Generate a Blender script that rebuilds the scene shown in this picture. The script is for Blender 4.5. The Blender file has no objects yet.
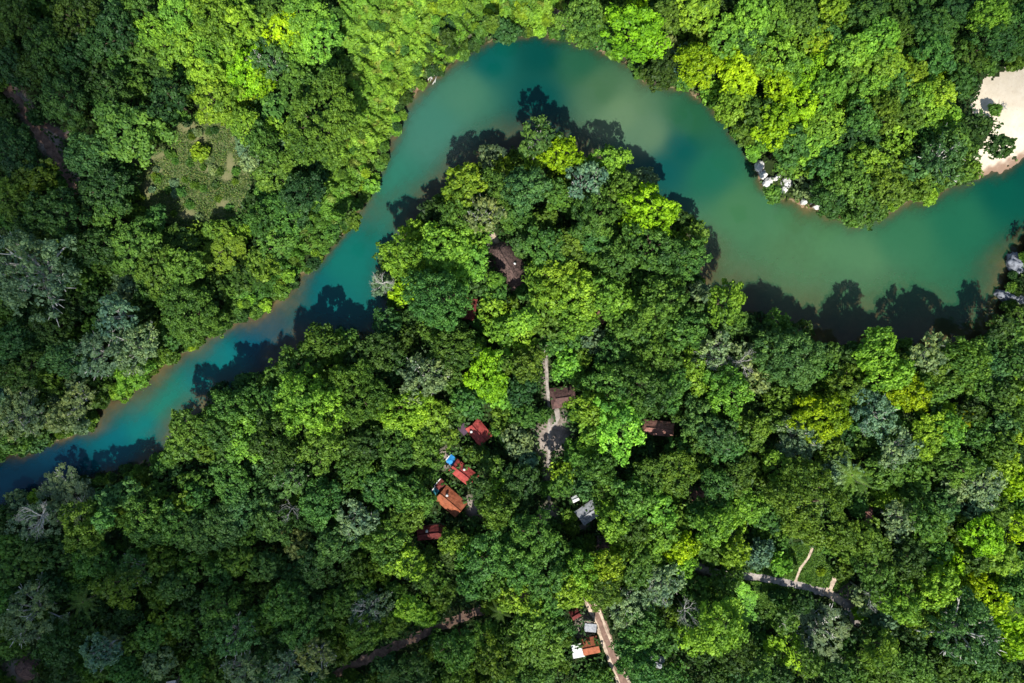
import bpy, math, random
import numpy as np
from math import radians as R_, sin, cos, pi, tan

rng = np.random.default_rng(7)
random.seed(7)
CAMH = 171.0
PX = 0.25
SUN_EL = 52.0
S = bpy.context.scene
COL = S.collection

def P(px, py, z=0.0):
    """photo position of a point at height z -> world metres"""
    k = (CAMH - z) / CAMH
    return np.array([(px - 512.0) * PX * k, (341.5 - py) * PX * k, z])

def srgb(r, g, b):
    f = lambda c: (c/255/12.92) if c/255 <= .04045 else ((c/255+.055)/1.055)**2.4
    return (f(r), f(g), f(b))

_G = np.random.default_rng(99).random((256, 256))
def vn(x, y):
    xi = np.floor(x).astype(int); yi = np.floor(y).astype(int); fx = x-xi; fy = y-yi; fx = fx*fx*(3-2*fx); fy = fy*fy*(3-2*fy)
    g = lambda a, b: _G[a % 256, b % 256]
    return (g(xi,yi)*(1-fx)+g(xi+1,yi)*fx)*(1-fy)+(g(xi,yi+1)*(1-fx)+g(xi+1,yi+1)*fx)*fy
def fbm(x, y, o=3):
    t = 0; a = 1; n_ = 0
    for k in range(o): t = t+a*vn(x*2**k+17*k, y*2**k+5*k); n_ += a; a *= .55
    return t/n_
# ------------------------------------------------------------------ mesh helpers
def mesh_np(name, V, F, mats, attrs=None, smooth=False, cols=None, matidx=None):
    me = bpy.data.meshes.new(name)
    V = np.asarray(V, dtype=np.float32); F = np.asarray(F, dtype=np.int32)
    n, k = F.shape
    me.vertices.add(len(V)); me.vertices.foreach_set('co', V.ravel())
    me.loops.add(n*k); me.loops.foreach_set('vertex_index', F.ravel())
    me.polygons.add(n)
    me.polygons.foreach_set('loop_start', np.arange(0, n*k, k, dtype=np.int32))
    try: me.polygons.foreach_set('loop_total', np.full(n, k, dtype=np.int32))
    except Exception: pass
    if smooth: me.polygons.foreach_set('use_smooth', np.ones(n, dtype=bool))
    for m in (mats if isinstance(mats, (list, tuple)) else [mats]): me.materials.append(m)
    if matidx is not None: me.polygons.foreach_set('material_index', np.asarray(matidx, dtype=np.int32))
    for an, dom, arr in (attrs or []):
        a = me.attributes.new(an, 'FLOAT', dom); a.data.foreach_set('value', np.asarray(arr, dtype=np.float32))
    for an, dom, arr in (cols or []):
        a = me.attributes.new(an, 'FLOAT_COLOR', dom)
        c = np.ones((len(arr), 4), dtype=np.float32); c[:, :3] = arr
        a.data.foreach_set('color', c.ravel())
    me.update(calc_edges=True)
    return me

class MB:
    """collects polygons (tubes, slabs, boxes) to build one mesh"""
    def __init__(s): s.v = []; s.f = []
    def add(s, vs, fs):
        o = len(s.v); s.v += [tuple(map(float, v)) for v in vs]; s.f += [tuple(i+o for i in f) for f in fs]
    def box(s, c, d, rz=0.0):
        x, y, z = [q/2 for q in d]; ca, sa = cos(rz), sin(rz)
        vs = []
        for k in (-z, z):
            for i, j in ((-x,-y),(x,-y),(x,y),(-x,y)):
                vs.append((c[0]+i*ca-j*sa, c[1]+i*sa+j*ca, c[2]+k))
        s.add(vs, [(3,2,1,0),(4,5,6,7),(0,1,5,4),(1,2,6,5),(2,3,7,6),(3,0,4,7)])
    def tube(s, pts, rad, n=6):
        pts = [np.array(p, dtype=float) for p in pts]; rings = []
        for i, p in enumerate(pts):
            a = pts[max(i-1,0)]; b = pts[min(i+1,len(pts)-1)]
            d = b-a; d /= (np.linalg.norm(d)+1e-9)
            u = np.cross(d, [0,0,1.0] if abs(d[2]) < .9 else [1.0,0,0]); u /= np.linalg.norm(u); w = np.cross(d, u)
            rings.append([p + rad[i]*(cos(2*pi*k/n)*u + sin(2*pi*k/n)*w) for k in range(n)])
        vs = [v for r in rings for v in r]; fs = []
        for i in range(len(pts)-1):
            for k in range(n):
                fs.append((i*n+k, i*n+(k+1)%n, (i+1)*n+(k+1)%n, (i+1)*n+k))
        fs.append(tuple(range(n))[::-1]); fs.append(tuple((len(pts)-1)*n+k for k in range(n)))
        s.add(vs, fs)
    def mesh(s, name, mat, smooth=False):
        me = bpy.data.meshes.new(name); me.from_pydata(s.v, [], s.f); me.materials.append(mat)
        if smooth: me.polygons.foreach_set('use_smooth', [True]*len(me.polygons))
        me.update(); return me
    def build(s, name, mat, parent=None, smooth=False):
        return link(name, s.mesh(name, mat, smooth), parent)

def link(name, data, parent=None):
    o = bpy.data.objects.new(name, data); COL.objects.link(o)
    if parent is not None: o.parent = parent
    return o
def tag(o, label=None, cat=None, group=None, kind=None):
    if label: o['label'] = label
    if cat: o['category'] = cat
    if group: o['group'] = group
    if kind: o['kind'] = kind
    return o
def empty(name, loc, rz=0):
    o = link(name, None); o.location = tuple(map(float, loc)); o.rotation_euler = (0, 0, rz); o.empty_display_size = 1; return o

# ------------------------------------------------------------------ materials
def newmat(name):
    m = bpy.data.materials.new(name); m.use_nodes = True
    nt = m.node_tree; nt.nodes.clear()
    out = nt.nodes.new('ShaderNodeOutputMaterial')
    return m, nt, out
def N(nt, t, **kw):
    n = nt.nodes.new(t)
    for k, v in kw.items(): setattr(n, k, v)
    return n
def noise(nt, scale, detail=4, rough=.6, coord=None):
    n = N(nt, 'ShaderNodeTexNoise'); n.inputs['Scale'].default_value = scale
    n.inputs['Detail'].default_value = detail; n.inputs['Roughness'].default_value = rough
    if coord is not None: nt.links.new(coord, n.inputs['Vector'])
    return n
def mixc(nt, fac, a, b, mode='MIX'):
    m = N(nt, 'ShaderNodeMix', data_type='RGBA', blend_type=mode)
    for s_, v in ((m.inputs[0], fac), (m.inputs[6], a), (m.inputs[7], b)):
        if isinstance(v, bpy.types.NodeSocket): nt.links.new(v, s_)
        elif isinstance(v, (int, float)): s_.default_value = v
        else: s_.default_value = (*v, 1)
    return m.outputs[2]
def maprange(nt, v, a, b, c, d):
    m = N(nt, 'ShaderNodeMapRange'); nt.links.new(v, m.inputs[0])
    for i, q in enumerate((a, b, c, d)): m.inputs[i+1].default_value = q
    return m.outputs[0]
def mathn(nt, op, a, b=None):
    m = N(nt, 'ShaderNodeMath', operation=op)
    for i, v in enumerate((a, b)):
        if v is None: continue
        if isinstance(v, bpy.types.NodeSocket): nt.links.new(v, m.inputs[i])
        else: m.inputs[i].default_value = v
    return m.outputs[0]

def leaf_material(name, from_object=True, trans=.30):
    m, nt, out = newmat(name); L = nt.links
    if from_object:
        oi = N(nt, 'ShaderNodeObjectInfo'); base = oi.outputs['Color']
    else:
        a = N(nt, 'ShaderNodeAttribute', attribute_name='col'); base = a.outputs['Color']
    at = N(nt, 'ShaderNodeAttribute', attribute_name='tone')
    # per-clump variety: young yellow shoots / older bluish leaves
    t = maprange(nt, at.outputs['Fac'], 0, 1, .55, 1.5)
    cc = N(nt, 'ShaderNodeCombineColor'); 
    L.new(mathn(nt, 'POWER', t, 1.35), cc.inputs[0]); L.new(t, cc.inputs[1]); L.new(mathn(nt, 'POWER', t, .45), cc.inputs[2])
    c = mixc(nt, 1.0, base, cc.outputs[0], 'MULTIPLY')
    d = N(nt, 'ShaderNodeBsdfPrincipled'); L.new(c, d.inputs['Base Color'])
    d.inputs['Roughness'].default_value = .55; d.inputs['Specular IOR Level'].default_value = .25
    tr = N(nt, 'ShaderNodeBsdfTranslucent'); L.new(mixc(nt, 1.0, c, (1.2, 1.15, .5), 'MULTIPLY'), tr.inputs['Color'])
    mx = N(nt, 'ShaderNodeMixShader'); mx.inputs[0].default_value = trans
    L.new(d.outputs[0], mx.inputs[1]); L.new(tr.outputs[0], mx.inputs[2]); L.new(mx.outputs[0], out.inputs['Surface'])
    return m

def plain(name, col, rough=.8, var=.25, scale=3.0, col2=None, bump=0.0, wave=None, spec=.3, metal=0.0):
    m, nt, out = newmat(name); L = nt.links
    tc = N(nt, 'ShaderNodeTexCoord')
    n = noise(nt, scale, 5, .65, tc.outputs['Object'])
    f = maprange(nt, n.outputs['Fac'], .35, .65, 0, 1)
    dark = tuple(c*(1-var) for c in col); c2 = col2 or tuple(min(1, c*(1+var)) for c in col)
    c = mixc(nt, f, dark, c2)
    if wave:      # lichen and rust patches, leaf litter
        n2 = noise(nt, .55, 6, .75, tc.outputs['Object']); c = mixc(nt, maprange(nt, n2.outputs['Fac'], .5, .68, 0, .7), c, tuple(q*.45+.02 for q in col))
        n3 = noise(nt, 5, 3, .7, tc.outputs['Object']); c = mixc(nt, maprange(nt, n3.outputs['Fac'], .62, .68, 0, .8), c, (.09, .085, .03))
    b = N(nt, 'ShaderNodeBsdfPrincipled'); L.new(c, b.inputs['Base Color'])
    b.inputs['Roughness'].default_value = rough; b.inputs['Specular IOR Level'].default_value = spec; b.inputs['Metallic'].default_value = metal
    if bump or wave:
        bp = N(nt, 'ShaderNodeBump'); bp.inputs['Strength'].default_value = bump or .5; bp.inputs['Distance'].default_value = .05
        if wave:
            w = N(nt, 'ShaderNodeTexWave'); w.bands_direction = 'X'; w.inputs['Scale'].default_value = wave; L.new(tc.outputs['Object'], w.inputs['Vector'])
            L.new(w.outputs['Fac'], bp.inputs['Height'])
        else: L.new(n.outputs['Fac'], bp.inputs['Height'])
        L.new(bp.outputs[0], b.inputs['Normal'])
    L.new(b.outputs[0], out.inputs['Surface'])
    return m

M_leaf = leaf_material('foliage'); M_leafv = leaf_material('foliage_mixed', False)
M_scrub = leaf_material('scrub_leaves', False, .3)
M_bark = plain('bark', (.10, .075, .05), .9, .4, 2)
M_silver = plain('pale_bark', (.42, .41, .37), .8, .3, 2)
M_thatch = plain('thatch', (.055, .036, .034), .95, .45, 2.2, col2=(.15, .095, .08), bump=.8)
M_brownroof = plain('brown_tiles', (.085, .045, .042), .85, .35, 1.6, col2=(.16, .085, .075), wave=3.0)
M_redroof = plain('red_tiles', (.34, .045, .04), .7, .3, 1.2, col2=(.47, .085, .07), wave=3.0)
M_dredroof = plain('dark_red_tiles', (.13, .022, .022), .8, .35, 1.4, col2=(.20, .04, .035), wave=3.0)
M_orange = plain('orange_tiles', (.30, .085, .035), .75, .3, 1.2, col2=(.42, .13, .06), wave=3.0)
M_tanroof = plain('brick_tiles', (.27, .12, .095), .8, .3, 1.5, col2=(.38, .19, .15), wave=3.0)
M_white = plain('white_sheet', (.62, .62, .60), .5, .12, 2)
M_grey = plain('weathered_sheet', (.30, .31, .33), .5, .3, 1.5, wave=4.0)
M_wall = plain('plaster', (.42, .38, .31), .9, .15, 2)
M_wood = plain('wood', (.16, .09, .05), .85, .3, 4)
M_glass = plain('window_glass', (.03, .04, .05), .15, .1, 2, spec=.6)
M_blue = plain('blue_tarpaulin', (.03, .24, .55), .45, .15, 1.5)
M_teal = plain('teal_tarpaulin', (.02, .13, .17), .5, .2, 1.5)
M_purple = plain('plum_sheet', (.06, .03, .055), .7, .3, 1.5)
M_rockw = plain('pale_rock', (.62, .61, .58), .9, .25, 1.2, bump=.9)
M_rockg = plain('grey_rock', (.13, .14, .17), .85, .5, .9, col2=(.30, .32, .36), bump=.9)

# ------------------------------------------------------------------ river outline (photo px)
NORTH = [(-1600,1100),(-800,780),(-200,540),(-60,478),(0,456),(33,451),(50,441),(87,428),(100,405),(133,388),(167,361),(213,331),(253,316),
 (289,288),(316,261),(344,228),(363,197),(379,167),(389,143),(403,110),(419,90),(433,75),(459,57),(476,42),(496,36),(512,33),(545,34),
 (579,40),(609,52),(635,64),(645,78),(685,88),(705,98),(725,117),(739,137),(755,160),(759,178),(768,190),(795,202),(825,211),(855,221),
 (871,219),(901,202),(931,196),(948,185),(975,173),(1001,167),(1024,152),(1060,130),(1100,118),(1200,110),(1800,150),(2600,60)]
SOUTH = [(-1600,1160),(-800,840),(-200,595),(-60,530),(0,514),(20,505),(45,492),(70,484),(110,476),(150,462),(172,450),(182,430),(205,412),
 (235,398),(262,388),(280,368),(300,350),(325,348),(360,348),(388,335),(398,310),(396,285),(404,250),(418,225),(433,205),(455,185),
 (474,170),(500,156),(540,153),(580,163),(608,170),(632,186),(652,208),(672,230),(686,252),(694,277),(702,300),(735,310),(755,325),
 (800,343),(840,349),(900,356),(950,352),(985,340),(1002,318),(1010,300),(1016,270),(1035,235),(1080,215),(1200,200),(1800,250),(2600,160)]
POLY = np.array(NORTH + SOUTH[::-1], float)

def inside(poly, X, Y):
    poly = np.asarray(poly, float); r = np.zeros(X.shape, bool); n = len(poly)
    for i in range(n):
        x1, y1 = poly[i]; x2, y2 = poly[(i+1) % n]
        if y1 == y2: continue
        c = ((y1 > Y) != (y2 > Y)) & (X < (x2-x1)*(Y-y1)/(y2-y1)+x1)
        r ^= c
    return r
def dist_line(line, X, Y):
    d = np.full(X.shape, 1e9)
    for (x1, y1), (x2, y2) in zip(line[:-1], line[1:]):
        dx, dy = x2-x1, y2-y1; t = np.clip(((X-x1)*dx+(Y-y1)*dy)/(dx*dx+dy*dy), 0, 1)
        d = np.minimum(d, np.hypot(X-x1-t*dx, Y-y1-t*dy))
    return d
def river_sd(X, Y):           # px; positive on land
    d = np.minimum(dist_line(NORTH, X, Y), dist_line(SOUTH, X, Y))
    # irregular bank
    d2 = np.where(inside(POLY, X, Y), -d, d)
    return d2 + 1.6*np.sin(X*.21+Y*.13)+1.2*np.sin(X*.47-Y*.39+1)+.8*np.sin(X*.9+Y*.8)

BEACH = [(975,178),(1001,170),(1024,155),(1060,134),(1110,120),(1110,30),(1060,42),(1022,58),(1004,70),(990,78),(981,76),(977,86),(972,100),(966,108),(974,118),(986,117),(992,122),(986,135),(984,143),(972,150),(969,158),(974,162),(980,166),(970,171)]
CLEAR = [(134,158),(165,148),(180,116),(205,108),(234,130),(253,162),(252,200),(236,224),(205,230),(165,224),(138,206),(128,180)]
SCRUB = [(345,-30),(575,-30),(560,26),(545,31),(512,29),(496,32),(470,40),(433,70),(405,98),(390,135),(379,160),(360,197),(344,222),(316,256),(289,283),(255,314),
         (222,326),(235,300),(272,262),(300,228),(312,195),(322,180),(345,150),(358,110),(352,70),(342,30)]
GLADE = [(775,545),(800,540),(825,556),(845,580),(830,592),(780,590),(740,580),(745,568),(770,562)]
GLADE2 = [(752,578),(775,590),(772,625),(762,628),(752,600)]

def blob(X, Y, cx, cy, rx, ry, ang=0):
    a = R_(ang); u = (X-cx)*cos(a)+(Y-cy)*sin(a); v = -(X-cx)*sin(a)+(Y-cy)*cos(a)
    return np.exp(-((u/rx)**2+(v/ry)**2)**1.5)
DIRT = [(446,457,9,12,20),(473,508,7,15,-20),(551,437,20,20,0),(548,470,5,20,0),(549,515,10,14,-10),(575,522,15,8,0),(24,668,18,12,0),(563,418,4,9,0),
        (545,372,3,30,0),(583,625,9,14,10),(850,600,10,18,-30),(490,243,8,8,0),(430,72,9,5,-30),(470,25,16,12,0),(452,45,10,8,0),(558,22,10,13,0),
        (25,105,9,28,-30),(52,142,12,20,-25),(66,135,14,5,20),(76,180,8,30,-20),(600,545,12,6,0),(703,568,10,5,20),(125,165,14,6,20),(505,268,18,26,-28)]
CLDIRT = [(190,128,12,6,0),(200,138,12,8,20),(148,160,12,5,-10),(158,172,8,5,0),(168,155,15,3,-15),(210,170,12,4,0),(195,122,20,2.5,-50),(228,178,6,6,0),(150,190,5,10,0),(225,205,8,5,0),(232,165,5,12,0),(190,215,10,5,0)]

def land_h(X, Y):             # px -> metres
    sd = river_sd(X, Y); d = sd*PX
    land = 1.1*np.clip(d/2.5, 0, 1)**.7 + .25*np.sin(X*.013)*np.cos(Y*.017)*np.clip(d/8,0,1)
    bed = -0.12*np.minimum(-d, 6) - .05*np.clip(-d-6, 0, 20)
    h = np.where(d > 0, land, bed)
    b = inside(BEACH, X, Y+3) | (inside(BEACH, X, Y-6))
    bh = np.where(d > 0, .04*d+.02, -.09*np.minimum(-d, 12))
    return np.where(b, bh, h)

def axis(a, b, st, far):
    c = list(np.arange(a, b+1e-6, st)); s = st; v = c[-1]
    while v < far: s *= 1.35; v += s; c.append(v)
    s = st; v = c[0]; pre = []
    while v > -far: s *= 1.35; v -= s; pre.append(v)
    return np.array(pre[::-1]+c)
def sheet(xs, ys):
    XX, YY = np.meshgrid(xs, ys); nx, ny = len(xs), len(ys)
    i = np.arange(nx*ny).reshape(ny, nx)
    F = np.stack([i[:-1,:-1], i[:-1,1:], i[1:,1:], i[1:,:-1]], -1).reshape(-1, 4)
    return XX.ravel(), YY.ravel(), F
xs = axis(-168, 168, .7, 2600); ys = axis(-118, 118, .7, 2600)
gx, gy, GF = sheet(xs, ys)
gpx, gpy = gx/PX+512, 341.5-gy/PX
gz = land_h(gpx, gpy)
sd = river_sd(gpx, gpy)
dirt = np.zeros_like(gx)
for b in DIRT: dirt = np.maximum(dirt, blob(gpx, gpy, *b))
cl = inside(CLEAR, gpx, gpy).astype(float); gl = (inside(GLADE, gpx, gpy) | inside(GLADE2, gpx, gpy)).astype(float)
cd = np.zeros_like(gx)
for b in CLDIRT: cd = np.maximum(cd, blob(gpx, gpy, *b))
bank = np.clip(1-np.abs(sd+.5)/4.5, 0, 1)*np.clip(fbm(gpx/14, gpy/14, 2)*2.2-.55, 0, 1)
cd = np.maximum(cd, cl*np.clip(fbm(gpx/9, gpy/7, 3)*2.6-1.5, 0, .6))
cn = np.clip(.5+.5*np.sin(gpx*.13+1.3*np.sin(gpy*.09))*np.sin(gpy*.17+gpx*.05), 0, 1)

m, nt, out = newmat('ground_soil'); L = nt.links
tc = N(nt, 'ShaderNodeTexCoord')
n1 = noise(nt, .5, 6, .7, tc.outputs['Object']); n2 = noise(nt, 2.5, 5, .7, tc.outputs['Object']); n3 = noise(nt, .12, 4, .6, tc.outputs['Object'])
def att(n):
    a = N(nt, 'ShaderNodeAttribute', attribute_name=n); return a.outputs['Fac']
base = mixc(nt, maprange(nt, n1.outputs['Fac'], .35, .65, 0, 1), (.012, .022, .008), (.035, .055, .015))
def soft(a, lo=.35, hi=.6):      # mask with noisy outline
    return maprange(nt, mathn(nt, 'ADD', a, mathn(nt, 'MULTIPLY', mathn(nt, 'SUBTRACT', n2.outputs['Fac'], .5), .8)), lo, hi, 0, 1)
grass = mixc(nt, maprange(nt, n2.outputs['Fac'], .35, .65, 0, 1), (.06, .095, .03), (.13, .15, .06))
base = mixc(nt, soft(att('clearing')), base, grass)
lawn = mixc(nt, maprange(nt, n2.outputs['Fac'], .35, .65, 0, 1), (.04, .10, .015), (.08, .16, .02))
base = mixc(nt, soft(att('glade')), base, lawn)
base = mixc(nt, soft(att('clearing_dirt'), .2, 1.0), base, mixc(nt, n1.outputs['Fac'], (.13, .14, .06), (.22, .20, .10)))
base = mixc(nt, soft(att('dirt'), .15, .8), base, mixc(nt, maprange(nt, n1.outputs['Fac'], .35, .65, 0, 1), (.15, .12, .10), (.36, .30, .26)))
base = mixc(nt, soft(att('bank')), base, mixc(nt, maprange(nt, n1.outputs['Fac'], .35, .65, 0, 1), (.16, .09, .055), (.30, .2, .13)))
base = mixc(nt, att('bed'), base, mixc(nt, maprange(nt, n3.outputs['Fac'], .35, .65, 0, 1), (.15, .11, .065), (.26, .20, .115)))
b = N(nt, 'ShaderNodeBsdfPrincipled'); L.new(base, b.inputs['Base Color']); b.inputs['Roughness'].default_value = .95; b.inputs['Specular IOR Level'].default_value = .1
bp = N(nt, 'ShaderNodeBump'); bp.inputs['Strength'].default_value = .6; bp.inputs['Distance'].default_value = .15; L.new(n2.outputs['Fac'], bp.inputs['Height']); L.new(bp.outputs[0], b.inputs['Normal'])
L.new(b.outputs[0], out.inputs['Surface'])
ground = link('ground', mesh_np('ground', np.stack([gx, gy, gz], 1), GF, m, attrs=[
    ('dirt','POINT',dirt), ('clearing','POINT',cl), ('glade','POINT',gl), ('clearing_dirt','POINT',cd), ('bank','POINT',bank), ('bed','POINT',(sd<-1).astype(float))], smooth=True))
tag(ground, kind='structure')

# beach sheet
bx = np.arange(P(955,0)[0], P(1112,0)[0], .3); by = np.arange(P(0,185)[1], P(0,25)[1], .3)
X_, Y_, BF = sheet(bx, by); bpx, bpy_ = X_/PX+512, 341.5-Y_/PX
wob = 2.2*np.sin(bpx*.5+bpy_*.3)+1.6*np.sin(bpy_*.83-bpx*.4)+1.0*np.sin(bpx*1.3+bpy_*1.1)
inb = (inside(BEACH, bpx+wob*.5, bpy_+wob) | (inside(BEACH, bpx, bpy_-5) & (river_sd(bpx,bpy_) < 2))) & (river_sd(bpx,bpy_) > -26)
keep = inb[BF].all(1); used = np.unique(BF[keep]); remap = np.full(len(X_), -1); remap[used] = np.arange(len(used))
m, nt, out = newmat('beach_sand'); L = nt.links
tc = N(nt, 'ShaderNodeTexCoord'); n1 = noise(nt, .25, 6, .7, tc.outputs['Object']); n2 = noise(nt, 1.6, 6, .7, tc.outputs['Object'])
c = mixc(nt, maprange(nt, n1.outputs['Fac'], .3, .7, 0, 1), (.58, .49, .36), (.72, .63, .49))
c = mixc(nt, maprange(nt, n2.outputs['Fac'], .58, .72, 0, .6), c, (.40, .27, .20))
a = N(nt, 'ShaderNodeAttribute', attribute_name='wet'); c = mixc(nt, a.outputs['Fac'], c, (.22, .12, .075))
b = N(nt, 'ShaderNodeBsdfPrincipled'); L.new(c, b.inputs['Base Color']); b.inputs['Roughness'].default_value = .9; b.inputs['Specular IOR Level'].default_value = .15
bp = N(nt, 'ShaderNodeBump'); bp.inputs['Strength'].default_value = .4; bp.inputs['Distance'].default_value = .1; L.new(n2.outputs['Fac'], bp.inputs['Height']); L.new(bp.outputs[0], b.inputs['Normal'])
L.new(b.outputs[0], out.inputs['Surface'])
bsd = river_sd(bpx, bpy_)
bz = np.maximum(land_h(bpx, bpy_), .04*bsd*PX) + .10
bz = np.where(bsd < 0, -.05*(-bsd*PX)+.06, bz)
V = np.stack([X_, Y_, bz], 1)[used]
beach = link('sand_beach', mesh_np('sand_beach', V, remap[BF[keep]], m, attrs=[('wet','POINT',np.clip(1-(bsd[used]-0)/5.5, 0, 1)*.85)], smooth=True))
tag(beach, kind='structure')

# ------------------------------------------------------------------ water
WC = [((20,475),(6,78,100)),((60,465),(8,80,104)),((110,445),(6,104,112)),((165,410),(30,132,112)),((150,430),(10,122,118)),((215,365),(12,118,118)),((260,330),(8,88,108)),((300,295),(10,98,100)),  # body tones: turbidity, with bright cloud and blue sky reflections painted in
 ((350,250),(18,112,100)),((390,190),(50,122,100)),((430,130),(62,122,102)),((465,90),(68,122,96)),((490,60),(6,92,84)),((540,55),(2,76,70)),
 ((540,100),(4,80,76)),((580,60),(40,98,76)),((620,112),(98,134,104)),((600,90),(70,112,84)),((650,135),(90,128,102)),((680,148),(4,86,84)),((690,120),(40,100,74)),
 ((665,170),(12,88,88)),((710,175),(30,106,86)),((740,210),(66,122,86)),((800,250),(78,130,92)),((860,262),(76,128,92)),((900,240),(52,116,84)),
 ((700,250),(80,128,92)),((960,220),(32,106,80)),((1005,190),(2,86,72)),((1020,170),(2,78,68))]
m, nt, out = newmat('river_water'); L = nt.links
tc = N(nt, 'ShaderNodeTexCoord')
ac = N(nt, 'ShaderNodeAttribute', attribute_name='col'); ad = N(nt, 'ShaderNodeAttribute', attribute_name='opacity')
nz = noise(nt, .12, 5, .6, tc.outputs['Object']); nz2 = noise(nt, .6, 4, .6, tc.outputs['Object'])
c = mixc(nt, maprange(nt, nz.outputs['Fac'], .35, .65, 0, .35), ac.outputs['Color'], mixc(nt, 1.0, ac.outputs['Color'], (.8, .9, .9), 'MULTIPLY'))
dif = N(nt, 'ShaderNodeBsdfDiffuse'); L.new(c, dif.inputs['Color'])
tr = N(nt, 'ShaderNodeBsdfTransparent'); tr.inputs['Color'].default_value = (.68, .69, .60, 1)
op = mathn(nt, 'ADD', ad.outputs['Fac'], mathn(nt, 'MULTIPLY', mathn(nt, 'SUBTRACT', nz2.outputs['Fac'], .5), .25))
cl_ = N(nt, 'ShaderNodeClamp'); L.new(op, cl_.inputs[0]); cl_.inputs[2].default_value = .985
mx = N(nt, 'ShaderNodeMixShader'); L.new(cl_.outputs[0], mx.inputs[0]); L.new(tr.outputs[0], mx.inputs[1]); L.new(dif.outputs[0], mx.inputs[2])
gl_ = N(nt, 'ShaderNodeBsdfGlossy'); gl_.inputs['Roughness'].default_value = .06
rip = noise(nt, 1.2, 3, .55, tc.outputs['Object']); bp = N(nt, 'ShaderNodeBump'); bp.inputs['Strength'].default_value = .12; bp.inputs['Distance'].default_value = .05
L.new(rip.outputs['Fac'], bp.inputs['Height']); L.new(bp.outputs[0], gl_.inputs['Normal'])
fr = N(nt, 'ShaderNodeFresnel'); fr.inputs['IOR'].default_value = 1.34; L.new(bp.outputs[0], fr.inputs['Normal'])
mx2 = N(nt, 'ShaderNodeMixShader'); L.new(fr.outputs[0], mx2.inputs[0]); L.new(mx.outputs[0], mx2.inputs[1]); L.new(gl_.outputs[0], mx2.inputs[2])
L.new(mx2.outputs[0], out.inputs['Surface'])
wxs = axis(-168, 168, 1.0, 2600); wys = axis(-70, 118, 1.0, 2600)
wx, wy, WF = sheet(wxs, wys); wpx, wpy = wx/PX+512, 341.5-wy/PX
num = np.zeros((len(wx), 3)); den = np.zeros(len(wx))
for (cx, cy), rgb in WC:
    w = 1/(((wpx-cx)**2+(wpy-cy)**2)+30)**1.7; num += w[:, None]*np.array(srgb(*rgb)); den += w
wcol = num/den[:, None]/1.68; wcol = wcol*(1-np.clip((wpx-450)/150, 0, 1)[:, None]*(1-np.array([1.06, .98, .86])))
SW = [((1005,300),12),((900,330),24),((820,330),22),((760,305),17),((700,285),14),((650,190),4),((540,150),13),((480,165),12),((420,205),11),((395,260),7),((290,355),11),((215,400),9),
      ((185,425),9),((100,460),3),((20,490),3),((60,440),2.5),((95,412),8),((140,388),8),((180,360),6),((230,325),4),((330,250),2.5),((380,165),2.5),((410,105),2.5),((450,60),3),((520,35),2),((600,50),2.2),((700,95),2.2),((760,180),2),((860,220),3),((930,198),3.5),((1000,168),3)]
num = np.zeros(len(wx)); den = np.zeros(len(wx))
for (cx, cy), s_ in SW:
    w = 1/(((wpx-cx)**2+(wpy-cy)**2)+60)**2; num += w*s_; den += w
dd = np.maximum(-river_sd(wpx, wpy)*PX, 0)/(num/den)
opac = 1-np.exp(-1.6*dd**1.5); opac = np.clip(opac, 0, 1)
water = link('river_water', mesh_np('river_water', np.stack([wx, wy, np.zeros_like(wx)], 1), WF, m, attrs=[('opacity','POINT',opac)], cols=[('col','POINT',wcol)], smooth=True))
tag(water, kind='structure')

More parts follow.
